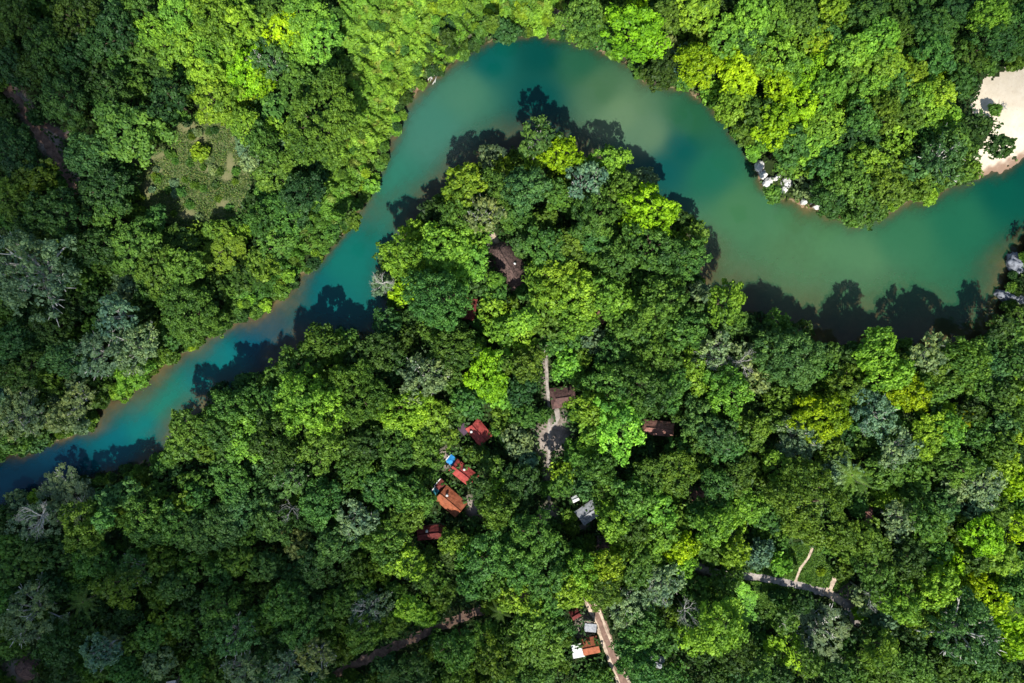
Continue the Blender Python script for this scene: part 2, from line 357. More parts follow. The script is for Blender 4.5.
# ------------------------------------------------------------------ foliage generators
def unit(v): return v/(np.linalg.norm(v, axis=-1, keepdims=True)+1e-9)
def leafquads(C, Nn, size, asp=.62, tip=True):
    n = len(C); r = rng.normal(size=(n, 3)); t = unit(np.cross(Nn, r)); b = np.cross(Nn, t)
    s = (size*np.ones(n))[:, None]
    V = np.stack([C+t*s, C+b*s*asp, C-t*s, C-b*s*asp], 1).reshape(-1, 3)
    F = np.arange(n*4).reshape(n, 4)
    return V, F
def crown_points(R, H, style, leaf=.34, dens=1.0):
    """leaf centres / normals / tone for a crown with centre at origin; dome radius R, height H"""
    ph = rng.uniform(0, 2*pi, 4); am = rng.uniform(.06, .19, 4)
    outl = lambda a: 1 + am[0]*np.sin(2*a+ph[0]) + am[1]*np.sin(3*a+ph[1]) + am[2]*np.sin(5*a+ph[2]) + .6*am[3]*np.sin(7*a+ph[3])
    rc0 = {'dome': .80, 'flat': .62, 'pale': .72, 'ragged': .95}[style]*(.55+.09*R)*1.0
    ncl = int({'dome': 2.0, 'flat': 2.6, 'pale': 1.7, 'ragged': 1.7}[style]*(R/rc0)**2)
    k = np.arange(ncl)+.5; ct = 1-k/ncl*1.12
    if style == 'flat': ct = 1-k/ncl*1.0
    ct = np.clip(ct+rng.normal(0, .04, ncl), -.25, 1); st = np.sqrt(1-ct**2); a = k*2.39996+rng.normal(0, .25, ncl)
    rr = (R-rc0*.75)*outl(a)*rng.uniform(.82, 1.05, ncl)
    pw = .75 if style == 'flat' else 1
    Cc = np.stack([rr*st**pw*np.cos(a), rr*st**pw*np.sin(a), H*ct*rng.uniform(.8, 1.12, ncl)], 1)
    if style in ('ragged', 'pale'):
        Cc[:, 2] += rng.normal(0, .09*R, ncl)
        kp = rng.random(ncl) > (.12 if style == 'ragged' else .16); Cc = Cc[kp]; ncl = len(Cc)
    rc = rc0*rng.uniform(.5, 1.35, ncl); gd = rng.uniform(0, 6.28, 2)
    tone = rng.normal(.5, .15, ncl)+.13*np.sin(Cc[:, 0]/R*2.2+gd[0])+.10*np.sin(Cc[:, 1]/R*3+gd[1])
    Ls, Ns, Ts = [], [], []
    for i in range(ncl):
        nl = max(14, int(15*dens*rc[i]**2/leaf**2*.42))
        d = unit(rng.normal(size=(nl, 3))+np.array([0, 0, .55])+unit(Cc[i]+[0,0,.1])*.5)
        # lumpy clump
        lump = 1+.22*np.sin(d[:, 0]*5+i)*np.sin(d[:, 1]*5+2*i)
        p = Cc[i]+d*(rc[i]*np.where(rng.random(nl) < .12, rng.uniform(1.05, 1.4, nl), rng.uniform(.68, 1.08, nl))*lump)[:, None]*np.array([1, 1, .78])
        Ls.append(p); Ns.append(unit(d+.55*rng.normal(size=(nl, 3)))); Ts.append(np.full(nl, tone[i])+rng.normal(0, .13, nl))
    # shaded inner leaves, keep the crown from being see-through
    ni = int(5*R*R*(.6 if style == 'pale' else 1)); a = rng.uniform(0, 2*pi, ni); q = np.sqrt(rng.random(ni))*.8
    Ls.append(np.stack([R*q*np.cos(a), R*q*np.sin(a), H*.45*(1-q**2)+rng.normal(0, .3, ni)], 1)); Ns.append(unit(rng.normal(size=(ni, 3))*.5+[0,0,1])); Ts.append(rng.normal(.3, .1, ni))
    sz = leaf*rng.uniform(.7, 1.35, sum(map(len, Ls))); sz[-ni:] *= 1.7
    return np.concatenate(Ls), np.concatenate(Ns), np.clip(np.concatenate(Ts), 0, 1), sz, Cc

# prototypes: (class radius) -> list of meshes for crown and trunk; trunk origin at ground, crown origin at its own centre height
PROTO = {}
def trunk_mesh(R, Ht, Cc, mat, nb, reach, name):
    mb = MB(); zc = Ht
    w = .05*R+.06
    mb.tube([(0,0,-.3),(.03*R,0,zc*.35),(0,.04*R,zc*.7)], [w*1.5, w, w*.75], 7)
    idx = rng.permutation(len(Cc))[:nb]
    for i in idx:
        e = Cc[i]*reach+np.array([0,0,zc]); a = np.array([0,.04*R,zc*.7]); mid = a+(e-a)*.5+np.array([0,0,.06*R])+rng.normal(0,.05*R,3)
        mb.tube([a, mid, e], [w*.6, w*.42, w*.2], 5)
        if reach > 1:
            for q in range(3):
                s_ = mid+(e-mid)*rng.uniform(.1,.8); e2 = s_+unit(e-mid+rng.normal(0,.6*np.linalg.norm(e-mid),3))*R*.28+np.array([0,0,.05*R])
                mb.tube([s_, e2], [w*.26, w*.08], 4)
    return mb.mesh(name, mat, True)
def make_proto(style, R, n):
    out_ = []
    for _ in range(n):
        H = R*{'dome': .72, 'flat': .38, 'pale': .55, 'ragged': .85}[style]
        C, Nn, T, sz, Cc = crown_points(R, H, style, leaf=.27 if style == 'flat' else .30)
        V, F = leafquads(C, Nn, sz)
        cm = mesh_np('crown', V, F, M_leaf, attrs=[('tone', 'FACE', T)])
        Ht = 7.0+R*.6
        tm = trunk_mesh(R, Ht, Cc, M_silver if style == 'pale' else M_bark, 15 if style == 'pale' else 6, 1.2 if style == 'pale' else .85, 'trunk')
        out_.append((cm, tm, R, Ht, H))
    PROTO.setdefault(style, []).extend(out_)
for R0, n in ((3.0, 3), (4.3, 4), (6.0, 4), (8.5, 2)): make_proto('dome', R0, n)
for R0, n in ((3.0, 2), (4.3, 3), (6.0, 2)): make_proto('ragged', R0, n)
for R0, n in ((4.3, 2), (6.5, 2), (9.0, 1)): make_proto('flat', R0, n)
for R0, n in ((4.0, 2), (6.0, 2), (8.5, 1)): make_proto('pale', R0, n)

TINT = {'y': (.26, .46, .012), 'l': (.19, .355, .030), 'g': (.088, .190, .028), 'm': (.096, .198, .024), 'd': (.044, .106, .022),
        't': (.070, .175, .050), 'p': (.165, .26, .115), 'o': (.24, .35, .012)}

# ------------------------------------------------------------------ trees read off the photograph (3x enlargements)
TILES = {}
TILES[(0,0)] = """40,50,60,d 95,40,35,g 230,40,70,d 345,90,60,d 130,140,65,d 205,165,50,g 290,130,50,d 30,200,60,d 110,200,50,d 190,300,75,g 420,30,50,g
450,100,50,l 370,215,45,l 420,260,45,g 540,60,70,l 640,50,70,l 530,140,60,l 735,60,55,l 620,140,50,l 740,220,70,y 620,225,55,l 650,310,70,l 560,220,35,g 500,290,60,d
395,410,100,g 470,400,42,g 245,460,65,t 310,570,80,g 60,450,80,g 20,400,40,g 100,530,60,g 30,590,60,m 160,640,80,g 320,650,50,g 602,462,28,l
740,380,50,l 765,480,40,p 740,600,50,t 260,330,40,d 330,260,50,d 480,200,40,d 20,330,35,d 440,170,40,g 690,130,45,l 570,20,45,l 700,20,50,l 330,30,45,d 290,210,45,d 160,90,40,d 545,295,40,m"""
TILES[(256,0)] = """80,90,60,y 140,40,70,l 190,110,70,l 30,40,50,g 40,180,60,t 15,240,45,y 110,160,50,l 200,370,112,m 120,250,60,m 100,440,45,p 20,430,50,g 545,120,35,d
140,590,70,d 60,520,60,g 90,640,60,m 20,660,50,m 60,320,45,g 60,390,45,l 450,20,40,m 690,50,60,g 740,90,40,d 750,30,50,g
620,555,60,l 700,470,40,p 735,500,40,l 730,560,50,g 530,640,45,d 600,640,50,g 680,640,60,p 500,120,18,l 280,640,50,g 350,560,24,l"""
TILES[(512,0)] = """30,40,60,g 90,20,50,l 210,50,70,g 260,110,45,m 370,90,90,y 460,50,50,g 460,140,40,p 560,30,60,l 560,190,65,y 640,110,60,l 680,190,60,y 720,60,60,l 680,240,60,y
670,310,55,l 450,210,55,d 745,180,50,l 745,260,40,d 750,350,60,m 700,370,45,g 720,130,50,g 610,20,40,d 760,410,40,l 600,270,40,l 520,230,40,m 500,90,40,m
80,410,60,t 150,460,55,y 70,480,45,l 40,560,65,t 150,530,40,m 220,540,60,p 300,480,50,l 140,580,50,m 340,570,50,g 400,540,40,p 420,630,75,y 250,640,70,g 30,640,40,g 510,665,35,d 20,480,40,g"""
TILES[(768,0)] = """40,60,60,l 100,40,50,g 40,180,70,l 110,230,70,y 30,250,50,y 20,380,60,y 90,330,70,y 170,380,60,l 190,120,50,g 180,270,60,l 250,160,60,l 240,230,50,g 300,40,60,g 330,120,60,l
390,90,50,g 350,190,60,l 300,270,60,l 380,260,60,g 410,200,45,l 430,230,60,l 500,80,60,g 500,160,60,g 460,290,50,l 540,240,40,y 510,280,50,l 420,340,50,g 480,340,50,l 350,330,50,m
280,360,50,g 240,420,60,d 130,440,60,l 60,430,60,g 90,490,45,m 180,490,55,g 290,490,60,l 300,430,40,d 390,410,50,l 540,360,45,l 470,400,50,g 400,480,45,m 360,560,60,g 250,540,60,g
190,590,55,g 300,610,60,g 450,570,40,g 530,470,70,t 590,510,45,m 610,450,40,g 620,390,40,d 692,440,38,d 440,500,45,t 480,590,26,l 600,320,38,g 590,250,45,g 560,150,50,g 620,165,45,g
680,120,55,g 670,50,55,l 730,140,45,g 740,60,50,g 600,80,50,d 590,20,60,d 40,510,45,m 100,560,40,p 30,560,35,m 150,130,45,l 120,110,50,l 200,40,50,l 200,190,40,l 130,150,45,y 210,330,45,l 440,130,45,g 440,20,50,g 680,330,18,m 560,420,40,g 660,200,26,g"""
TILES[(0,228)] = """90,130,120,p 30,220,50,g 230,150,45,m 315,100,50,m 270,150,40,m 400,60,80,g 470,130,70,g 550,120,60,m 390,160,40,p 540,50,60,g 680,80,70,m 740,150,50,g 700,40,50,l
30,350,60,d 160,290,60,d 220,230,50,d 350,260,60,p 560,250,90,m 640,280,50,m 530,320,45,g 300,380,80,p 400,360,70,p 390,440,55,l 190,390,60,m 145,450,42,m 60,430,60,d 230,520,55,p
190,570,50,p 60,560,80,p 40,630,50,g 130,600,40,g 280,60,60,d 740,220,40,g 130,350,50,g 330,30,50,d 640,190,50,d 150,240,50,d 280,210,45,d 300,300,45,g 440,240,40,d 220,30,50,g 150,30,50,d 600,40,50,g
700,540,65,g 650,610,60,g 740,620,80,l 560,600,55,g 545,655,50,l 660,500,35,d 740,465,35,d 20,290,40,d 310,460,40,g 90,400,40,g"""
TILES[(256,228)] = """60,40,60,m 130,70,70,m 200,20,50,m 40,180,55,g 110,120,40,g 20,110,50,m 440,90,60,l 470,150,32,y 560,60,80,l 640,110,60,l 400,100,40,m 380,165,36,p 430,190,42,y 540,210,90,g
670,40,50,l 670,160,45,t 720,190,40,m 710,245,50,l 740,310,50,l 590,370,65,g 395,290,50,d 450,330,45,d 190,340,55,g 260,350,50,g 370,370,60,d 130,420,70,g 60,450,50,g
500,450,72,p 290,500,95,m 400,440,50,d 150,530,95,l 60,540,60,g 440,550,70,l 520,570,60,l 690,440,70,y 640,520,50,g 740,400,45,l 740,500,50,l 600,470,45,g 360,590,40,g 60,640,80,g
200,640,80,m 320,650,60,d 420,660,60,g 500,660,60,g 570,640,45,g 740,560,40,g 530,310,45,g 600,310,45,g 480,20,45,l 500,140,50,l 590,150,50,l 430,390,35,d 650,360,50,g 740,120,35,l 230,430,50,m 310,390,45,d"""
TILES[(512,228)] = """30,50,40,t 100,60,60,g 170,50,60,g 250,30,60,g 320,90,60,g 260,90,50,g 430,60,80,g 520,90,60,g 460,140,50,g 540,30,50,g 130,160,70,l 190,210,75,l 90,220,60,l 200,280,55,l 110,290,50,g 75,150,45,l
300,210,60,l 350,240,50,l 450,230,80,g 400,290,80,g 520,300,60,g 310,290,50,g 240,340,40,p 320,390,70,g 165,410,50,l 30,330,50,l 40,410,55,g 30,480,50,d 40,560,45,g 20,640,50,p 560,190,35,p
555,250,35,t 650,220,60,l 650,290,50,t 600,370,55,p 690,380,50,p 650,490,70,l 740,370,50,g 740,290,40,d 730,460,45,p 440,370,60,g 540,430,60,l 470,480,60,g 390,480,80,g 300,470,70,g
240,540,60,l 180,540,35,m 320,600,80,l 250,630,55,l 370,540,40,m 570,580,65,t 620,620,55,t 170,660,40,m 390,665,50,d 500,660,45,g 560,660,50,g 650,650,60,g 720,610,60,m 700,560,50,d 745,520,40,d 560,350,40,g 130,350,40,g 500,370,50,g 380,170,50,g 30,280,40,l 380,370,45,g"""
TILES[(768,228)] = """70,390,95,t 30,510,50,g 20,300,50,g 100,310,40,d 250,400,50,y 330,365,60,l 240,470,60,m 170,420,50,m 160,570,80,y 90,640,70,p 110,580,50,l 370,440,55,l 430,490,65,y 380,510,50,l
400,365,40,g 500,375,60,p 540,410,60,m 520,470,60,m 450,420,40,d 600,395,60,m 640,480,45,g 680,420,45,t 720,330,50,g 740,400,50,g 750,500,50,l 320,560,70,p 270,570,50,g 380,600,50,g
390,660,60,p 480,620,60,l 540,610,55,l 565,575,42,o 620,620,50,m 700,590,50,t 690,660,50,g 755,620,35,o 180,660,50,g 580,460,45,g 640,400,45,d 700,500,50,d 20,580,45,g 470,560,45,g 600,550,45,d 280,500,40,g 690,290,35,d 740,560,40,g"""
TILES[(0,456)] = """110,200,70,p 220,120,80,p 250,220,70,g 150,90,55,p 380,110,45,t 475,110,40,m 430,200,70,m 520,210,60,m 600,240,60,m 670,210,60,m 700,80,60,g 720,180,60,m 30,200,50,d 30,350,50,m
110,300,50,t 330,240,40,d 280,310,60,m 410,340,55,g 350,400,60,m 90,480,90,g 250,510,50,m 300,590,55,p 380,640,50,g 170,570,60,d 530,390,50,m 500,480,50,m 460,540,45,m 550,500,45,l
600,440,50,d 650,470,60,m 700,540,70,m 620,590,50,m 720,420,50,g 730,640,60,g 660,640,50,g 480,620,50,p 420,570,50,g 200,660,50,g 40,560,50,g 670,340,50,l 590,330,50,m 720,310,50,g
490,310,50,m 330,470,40,d 390,470,40,d 600,130,50,g 560,150,45,g 40,270,45,g 170,400,45,d 20,440,45,g 590,660,45,m 60,110,45,p 180,310,45,t 740,240,45,g 150,500,45,g"""
TILES[(256,456)] = """60,60,50,d 300,40,55,l 370,100,60,l 430,20,50,g 450,110,60,g 460,180,55,g 200,140,70,g 300,190,60,p 100,70,60,t 30,110,50,d 50,200,60,m 130,260,50,g 400,270,70,l 440,320,60,l
240,270,60,t 180,330,60,d 310,400,50,l 250,440,50,g 80,440,60,g 30,330,50,m 130,520,60,g 200,470,50,d 340,460,65,p 330,540,55,g 400,500,45,g 180,600,60,g 60,560,50,d 90,640,60,p
505,475,40,l 560,420,45,g 530,370,50,g 590,320,60,d 585,250,40,g 650,290,50,l 710,160,55,g 740,90,50,l 700,300,80,g 740,230,50,g 720,380,50,m 650,390,45,g 480,630,50,d 600,590,60,m
680,560,55,m 720,620,60,m 610,655,50,g 400,640,50,t 20,620,50,t 520,60,40,g 30,20,45,g 200,50,50,d 150,180,45,d 350,190,45,l 370,330,50,l 130,390,45,m 300,330,45,g 20,480,45,g 270,610,40,m 500,140,40,g 250,370,45,d 740,670,45,g 390,210,40,g"""
TILES[(512,456)] = """30,80,60,d 130,30,45,l 150,90,35,m 60,240,75,g 150,290,45,g 20,330,70,g 110,360,80,g 210,350,65,l 280,330,55,l 270,400,65,g 180,420,60,l 100,440,60,m 20,430,60,l 60,510,60,g
100,580,60,g 30,570,60,g 30,650,40,t 260,30,55,g 290,100,50,g 220,100,35,t 300,190,55,l 360,130,60,g 380,50,50,d 430,60,60,g 500,50,60,m 430,160,60,l 360,210,60,m 440,240,60,l
505,270,50,y 400,275,36,y 510,190,40,g 610,100,55,g 680,60,60,g 620,210,60,l 700,150,60,l 670,290,45,l 740,290,45,p 380,330,60,g 560,390,50,m 460,380,60,p 400,420,50,p 350,450,65,p
400,520,60,g 460,480,50,g 520,480,40,p 560,460,50,m 630,520,80,l 680,430,60,l 720,430,40,g 530,540,50,l 460,560,50,g 370,580,60,g 380,640,55,g 285,640,45,g 90,650,45,g 480,655,45,g
570,590,40,d 680,600,60,d 740,560,50,g 700,660,50,t 610,650,45,d 20,200,50,d 560,150,45,g 640,150,45,g 330,270,45,l 600,300,40,m 450,320,45,g 530,330,40,l 130,510,50,g 640,370,50,g 20,140,45,d"""
TILES[(768,456)] = """50,40,60,l 20,90,50,m 130,150,118,m 200,30,50,p 350,40,60,g 420,30,50,m 580,30,60,m 700,30,50,l 740,80,50,y 650,90,60,p 550,100,50,p 520,150,50,t 600,150,50,p 680,160,50,g
400,190,60,p 480,200,60,m 350,120,45,l 300,255,60,m 240,280,45,m 330,350,70,m 420,310,60,d 550,320,45,y 650,240,60,y 740,210,50,y 690,300,60,l 600,380,50,y 680,430,50,y 740,330,50,g
510,400,60,l 400,440,60,l 290,420,50,p 275,465,30,y 470,480,60,m 350,500,50,p 160,500,95,p 50,580,60,y 610,540,100,t 720,500,50,y 740,560,50,y 690,620,50,d 340,590,60,m 300,540,45,d
440,640,60,g 520,610,50,d 570,655,65,g 640,665,55,g 270,640,45,m 350,650,55,m 200,655,40,d 40,490,45,g 40,330,35,l 490,20,50,g 440,90,45,g 500,280,50,g 460,360,50,g 580,210,45,g 620,310,45,g 390,260,45,d 560,450,50,g 380,370,45,d 740,410,45,g 700,670,50,g 120,620,45,m 30,660,45,d 270,150,35,g 430,540,45,d"""

PATHS = [
    ('dirt_road', [(318,690),(340,670),(380,651),(430,629),(470,612),(505,600),(540,590)], 9, 'dirt', .07),
    ('dirt_road', [(-20,70),(5,84),(25,108),(42,134),(56,152),(66,172),(82,200),(95,225)], 10, 'dirt', .07),
    ('footpath', [(42,124),(55,130),(72,140)], 5, 'rut', .07),
    ('rutted_track', [(583,590),(597,614),(606,636),(616,662),(632,700)], 11, 'rut', .07),
    ('wheel_rut', [(580,590),(593,615),(602,640),(611,664),(626,700)], 3.2, 'pale', .11),
    ('wheel_rut', [(588,590),(600,612),(609,636),(619,658),(637,700)], 2.6, 'pale', .11),
    ('footpath', [(544,335),(546,360),(547,385),(549,410),(549,440),(548,470),(549,500)], 2.7, 'lane', .07),
    ('footpath', [(556,408),(558,418),(552,428)], 4.5, 'lane', .07),
    ('lane', [(690,562),(705,569),(730,573),(760,576),(795,583),(828,592),(845,604),(855,626)], 7.5, 'lane', .07),
    ('footpath', [(810,546),(806,556),(798,566),(793,580)], 2.6, 'pale', .12),
    ('footpath', [(833,574),(829,584),(826,592)], 4.6, 'pale', .12),
    ('footpath', [(822,588),(832,594),(840,600)], 6.5, 'pale', .15),
    ('footpath', [(487,228),(495,238),(500,248)], 4.5, 'pale', .07),
]
def on_path(X, Y, pad):
    r = np.zeros(X.shape, bool)
    for nm, pl, w, mt, zo in PATHS: r |= dist_line(pl, X, Y) < w/2+pad
    return r
# roofs, paths: keep crowns off them (px, py, radius, sunlit?)
KEEP = [(504,258,12,1),(513,273,12.5,1),(563,397,13,1),(658,427,14,1),(478,433,11,1),(466,430,6,0),(463,473,12,1),(451,460,7,1),(450,501,13,1),(440,486,7,1),(433,531,9,1),(470,309,7,0),
        (599,319,6,1),(590,645,11,1),(577,649,8,1),(590,627,7,1),(574,614,7,0),(592,512,7,1),(575,498,4,1),(697,493,7,0),(868,515,6,0),(605,543,8,0),(656,660,8,0),(25,668,15,0),(173,681,5,1),
        (550,437,17,1),(560,430,10,1),(547,455,8,1),(547,360,3,1),(547,380,3,1),(548,398,3,1),(547,468,4,0),(548,512,9,0),(598,618,6,1),(603,632,6,1),(608,648,6,1),(614,664,6,1),(620,678,6,1),(703,568,7,0),
        (752,575,5,1),(770,577,6,0),(790,582,7,0),(810,587,7,0),(825,590,8,1),(834,583,7,1),(842,600,8,1),(853,625,7,1),(808,553,6,1),(800,565,4,0),(797,572,8,0),(820,570,8,0),(762,600,7,0),
        (340,668,7,0),(360,660,6,0),(380,650,6,0),(400,641,6,0),(420,633,6,0),(440,625,6,0),(458,618,6,0),(475,612,6,0),(15,95,6,0),(25,107,6,0),(42,135,8,0),(52,148,8,0),(62,165,8,0),(74,190,6,0),(66,136,5,0),
        (446,456,7,1),(473,508,8,0),(1017,265,12,1),(1008,296,11,1),(1020,300,10,1),(765,173,11,1),(786,184,9,1),(433,72,5,1),(497,238,6,1),(557,20,5,1)]
STUFFKEEP = list(KEEP)
STUFFKEEP = [(a, b, c*(.35 if any(dist_line(p[1], np.array([a], float), np.array([b], float))[0] < 5 for p in PATHS) and c < 9 else 1), d) for a, b, c, d in STUFFKEEP]
KEEP += [(60,468,5,1),(20,484,6,1),(0,490,6,1),(40,477,5,1),(95,458,5,1),(75,464,4,1),(425,533,8,1),(966,113,5,1),(130,430,2,1),(150,200,8,1),(160,195,6,1)]
KEEP += [(970,109,7,1),(978,92,8,1),(990,84,6,1),(984,108,7,1),(975,112,5,1),(979,158,6,1),(1012,125,10,1),(1001,122,6,1),(178,135,9,1),(195,128,12,1),(215,132,10,1),(170,165,13,1),(190,190,22,1),
 (220,178,18,1),(150,163,9,1),(152,186,13,1),(168,205,8,1),(365,170,14,1),(390,90,30,1),(372,125,18,1),(420,45,30,1),(480,10,22,1),(345,205,12,1),(378,30,25,1),(318,235,12,1),(762,590,8,1),(766,612,6,1)]
KA = np.array(KEEP, float)

trees = []
for (ox, oy), txt in TILES.items():
    sc = 3.0 if oy < 456 else 3.008
    for w in txt.split():
        a, b_, r, t = w.split(','); trees.append([ox+float(a)/sc, oy+float(b_)/sc, float(r)/sc*1.02, t])

def adjust(px, py, r):
    """push a crown off roofs and paths; limit its height where its shadow would fall on a sunlit one"""
    hmax = 99
    if r < 10.5: return px, py, r, 4.2
    for kx, ky, kr, sun in KEEP:
        d = math.hypot(px-kx, py-ky)
        if d < kr+r*.88:
            want = kr+r*.88
            if d < 1: d = 1
            sh = min(want-d, 9); px += (px-kx)/d*sh; py += (py-ky)/d*sh
            d2 = math.hypot(px-kx, py-ky); r = max(min(r, (d2-kr)/.88), 8)
    for kx, ky, kr, sun in KEEP:
        pyg = 341.5+(py-341.5)*.93
        if sun and pyg > ky and abs(px-kx) < r*.8+kr*.6:
            gap = (pyg-ky-r*.7)*PX
            hmax = min(hmax, max(4.5, 3.5+gap*1.28+1.5))
    return px, py, r, hmax

TREES = []
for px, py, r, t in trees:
    if px < 400 and py > 440 or px < 130:  # cloud shade on the left is put into cooler, darker crown tints
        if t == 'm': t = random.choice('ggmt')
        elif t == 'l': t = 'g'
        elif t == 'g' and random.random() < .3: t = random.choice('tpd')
    px, py, r, hmax = adjust(px, py, r)
    A_ = lambda pl, dy=0: inside(pl, np.array([px]), np.array([py+dy]))[0]
    if r > 10.5 and (A_(CLEAR) or (A_(SCRUB) and r > 12)): continue
    if r > 10.5 and (A_(CLEAR, -30) or A_(CLEAR, -14)): hmax = min(hmax, 6.0)
    TREES.append((px, py, r, t, hmax))

# gaps -> small fillers that copy their neighbours' colour
def free(px, py):
    X, Y = np.array([px]), np.array([py])
    if river_sd(X, Y)[0] < 4: return False
    for pl in (BEACH, CLEAR, GLADE, GLADE2): 
        if inside(pl, X, Y)[0]: return False
    return True
pts = np.array([(a, b, c) for a, b, c, _, _ in TREES])
fill = []
for _ in range(16000):
    px, py = random.uniform(-110, 1134), random.uniform(-90, 800)
    inframe = -5 < px < 1029 and -5 < py < 688
    d = np.hypot(pts[:, 0]-px, pts[:, 1]-py)
    r = random.uniform(8, 14) if inframe else random.uniform(15, 25)
    if (d < pts[:, 2]*(.80 if inframe else .95)+r*(.30 if inframe else .5)).any(): continue
    if not free(px, py): continue
    if inside(SCRUB, np.array([px]), np.array([py]))[0]: continue
    if (np.hypot(KA[:, 0]-px, KA[:, 1]-py) < KA[:, 2]+r*.8).any(): continue
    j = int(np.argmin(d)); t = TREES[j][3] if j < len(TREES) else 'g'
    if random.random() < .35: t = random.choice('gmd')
    _, _, _, hmax = adjust(px, py, r)
    fill.append((px, py, r, t, hmax)); pts = np.vstack([pts, (px, py, r)])

def along(line, step):
    L_ = np.array(line, float); sg = np.hypot(*np.diff(L_, axis=0).T); c_ = np.concatenate([[0], np.cumsum(sg)]); u = np.arange(0, c_[-1], step)
    return np.stack([np.interp(u, c_, L_[:, 0]), np.interp(u, c_, L_[:, 1])], 1)
for ln, sg in ((NORTH, -1), (SOUTH, 1)):
    for x_, y_ in along(ln, 5):
        if not (-20 < x_ < 1044) or random.random() < .38: continue
        if sg < 0 and x_ > 962 or (745 < x_ < 822 and sg < 0): continue
        x_ += random.uniform(-4, 4); y_ += sg*random.uniform(0, 5); r = random.uniform(3.2, 7)
        fill.append((x_, y_, r, random.choice('ggmlmd'), random.uniform(1.6, 3.2)))
for x_ in list(range(742, 1000, 11))+list(range(470, 700, 14)):
    y_ = float(np.interp(x_, [p[0] for p in SOUTH[4:-5]], [p[1] for p in SOUTH[4:-5]])); r = random.uniform(8, 12)
    if x_ > 740: fill.append((x_+random.uniform(-3, 3), y_+random.uniform(3, 8), r, random.choice('ggdmd'), random.uniform(9.5, 12.5)))
for _ in range(420):
    x_, y_ = random.uniform(230, 575), random.uniform(-5, 320)
    if not inside(SCRUB, np.array([x_]), np.array([y_]))[0] or river_sd(np.array([x_]), np.array([y_]))[0] < 4: continue
    if (np.hypot(KA[:-40, 0]-x_, KA[:-40, 1]-y_) < KA[:-40, 2]*.6+3).any() : continue
    fill.append((x_, y_, random.uniform(3, 9)*random.uniform(.6, 1), 'l' if y_ < 130 and random.random() < .6 else random.choice('lgmlgd'), random.uniform(3.6, 5.6)))
for _ in range(60):
    x_, y_ = random.uniform(132, 252), random.uniform(112, 230)
    if inside(CLEAR, np.array([x_]), np.array([y_]))[0]: fill.append((x_, y_, random.uniform(2, 5), random.choice('ggmdp'), random.uniform(1.3, 2.2)))
for _ in range(90):
    x_, y_ = random.uniform(735, 850), random.uniform(535, 632); q = (np.array([x_]), np.array([y_]))
    if (inside(GLADE, *q)[0] or inside(GLADE2, *q)[0]) and not on_path(*q, 4)[0]: fill.append((x_, y_, random.uniform(2, 5.5), random.choice('gglmd'), random.uniform(1.2, 2.4)))
TREES.sort(key=lambda q: -q[2])
NIND = 300
IND, REST = TREES[:NIND], TREES[NIND:]+fill

def style_of(t, r):
    q = random.random()
    if t == 'p': return 'pale'
    if t == 'm': return 'flat' if q < .4 or r > 32 else ('ragged' if q < .6 else 'dome')
    if t == 't': return 'dome' if q < .6 else 'pale'
    if t in 'yo': return 'dome' if q < .7 else 'ragged'
    return 'dome' if q < .62 else ('ragged' if q < .86 else 'flat')
def pick(style, R):
    c = sorted(PROTO[style], key=lambda p: abs(math.log(p[2]/R)))
    best = [p for p in c if abs(math.log(p[2]/R)-math.log(c[0][2]/R)) < .05]
    return random.choice(best)
def tinted(t):
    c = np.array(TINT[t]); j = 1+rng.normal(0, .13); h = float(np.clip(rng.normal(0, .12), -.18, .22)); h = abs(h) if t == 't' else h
    return (float(max(.005, c[0]*j*(1+h))), float(c[1]*j), float(max(.004, c[2]*j*(1-h*1.5))), 1.0)

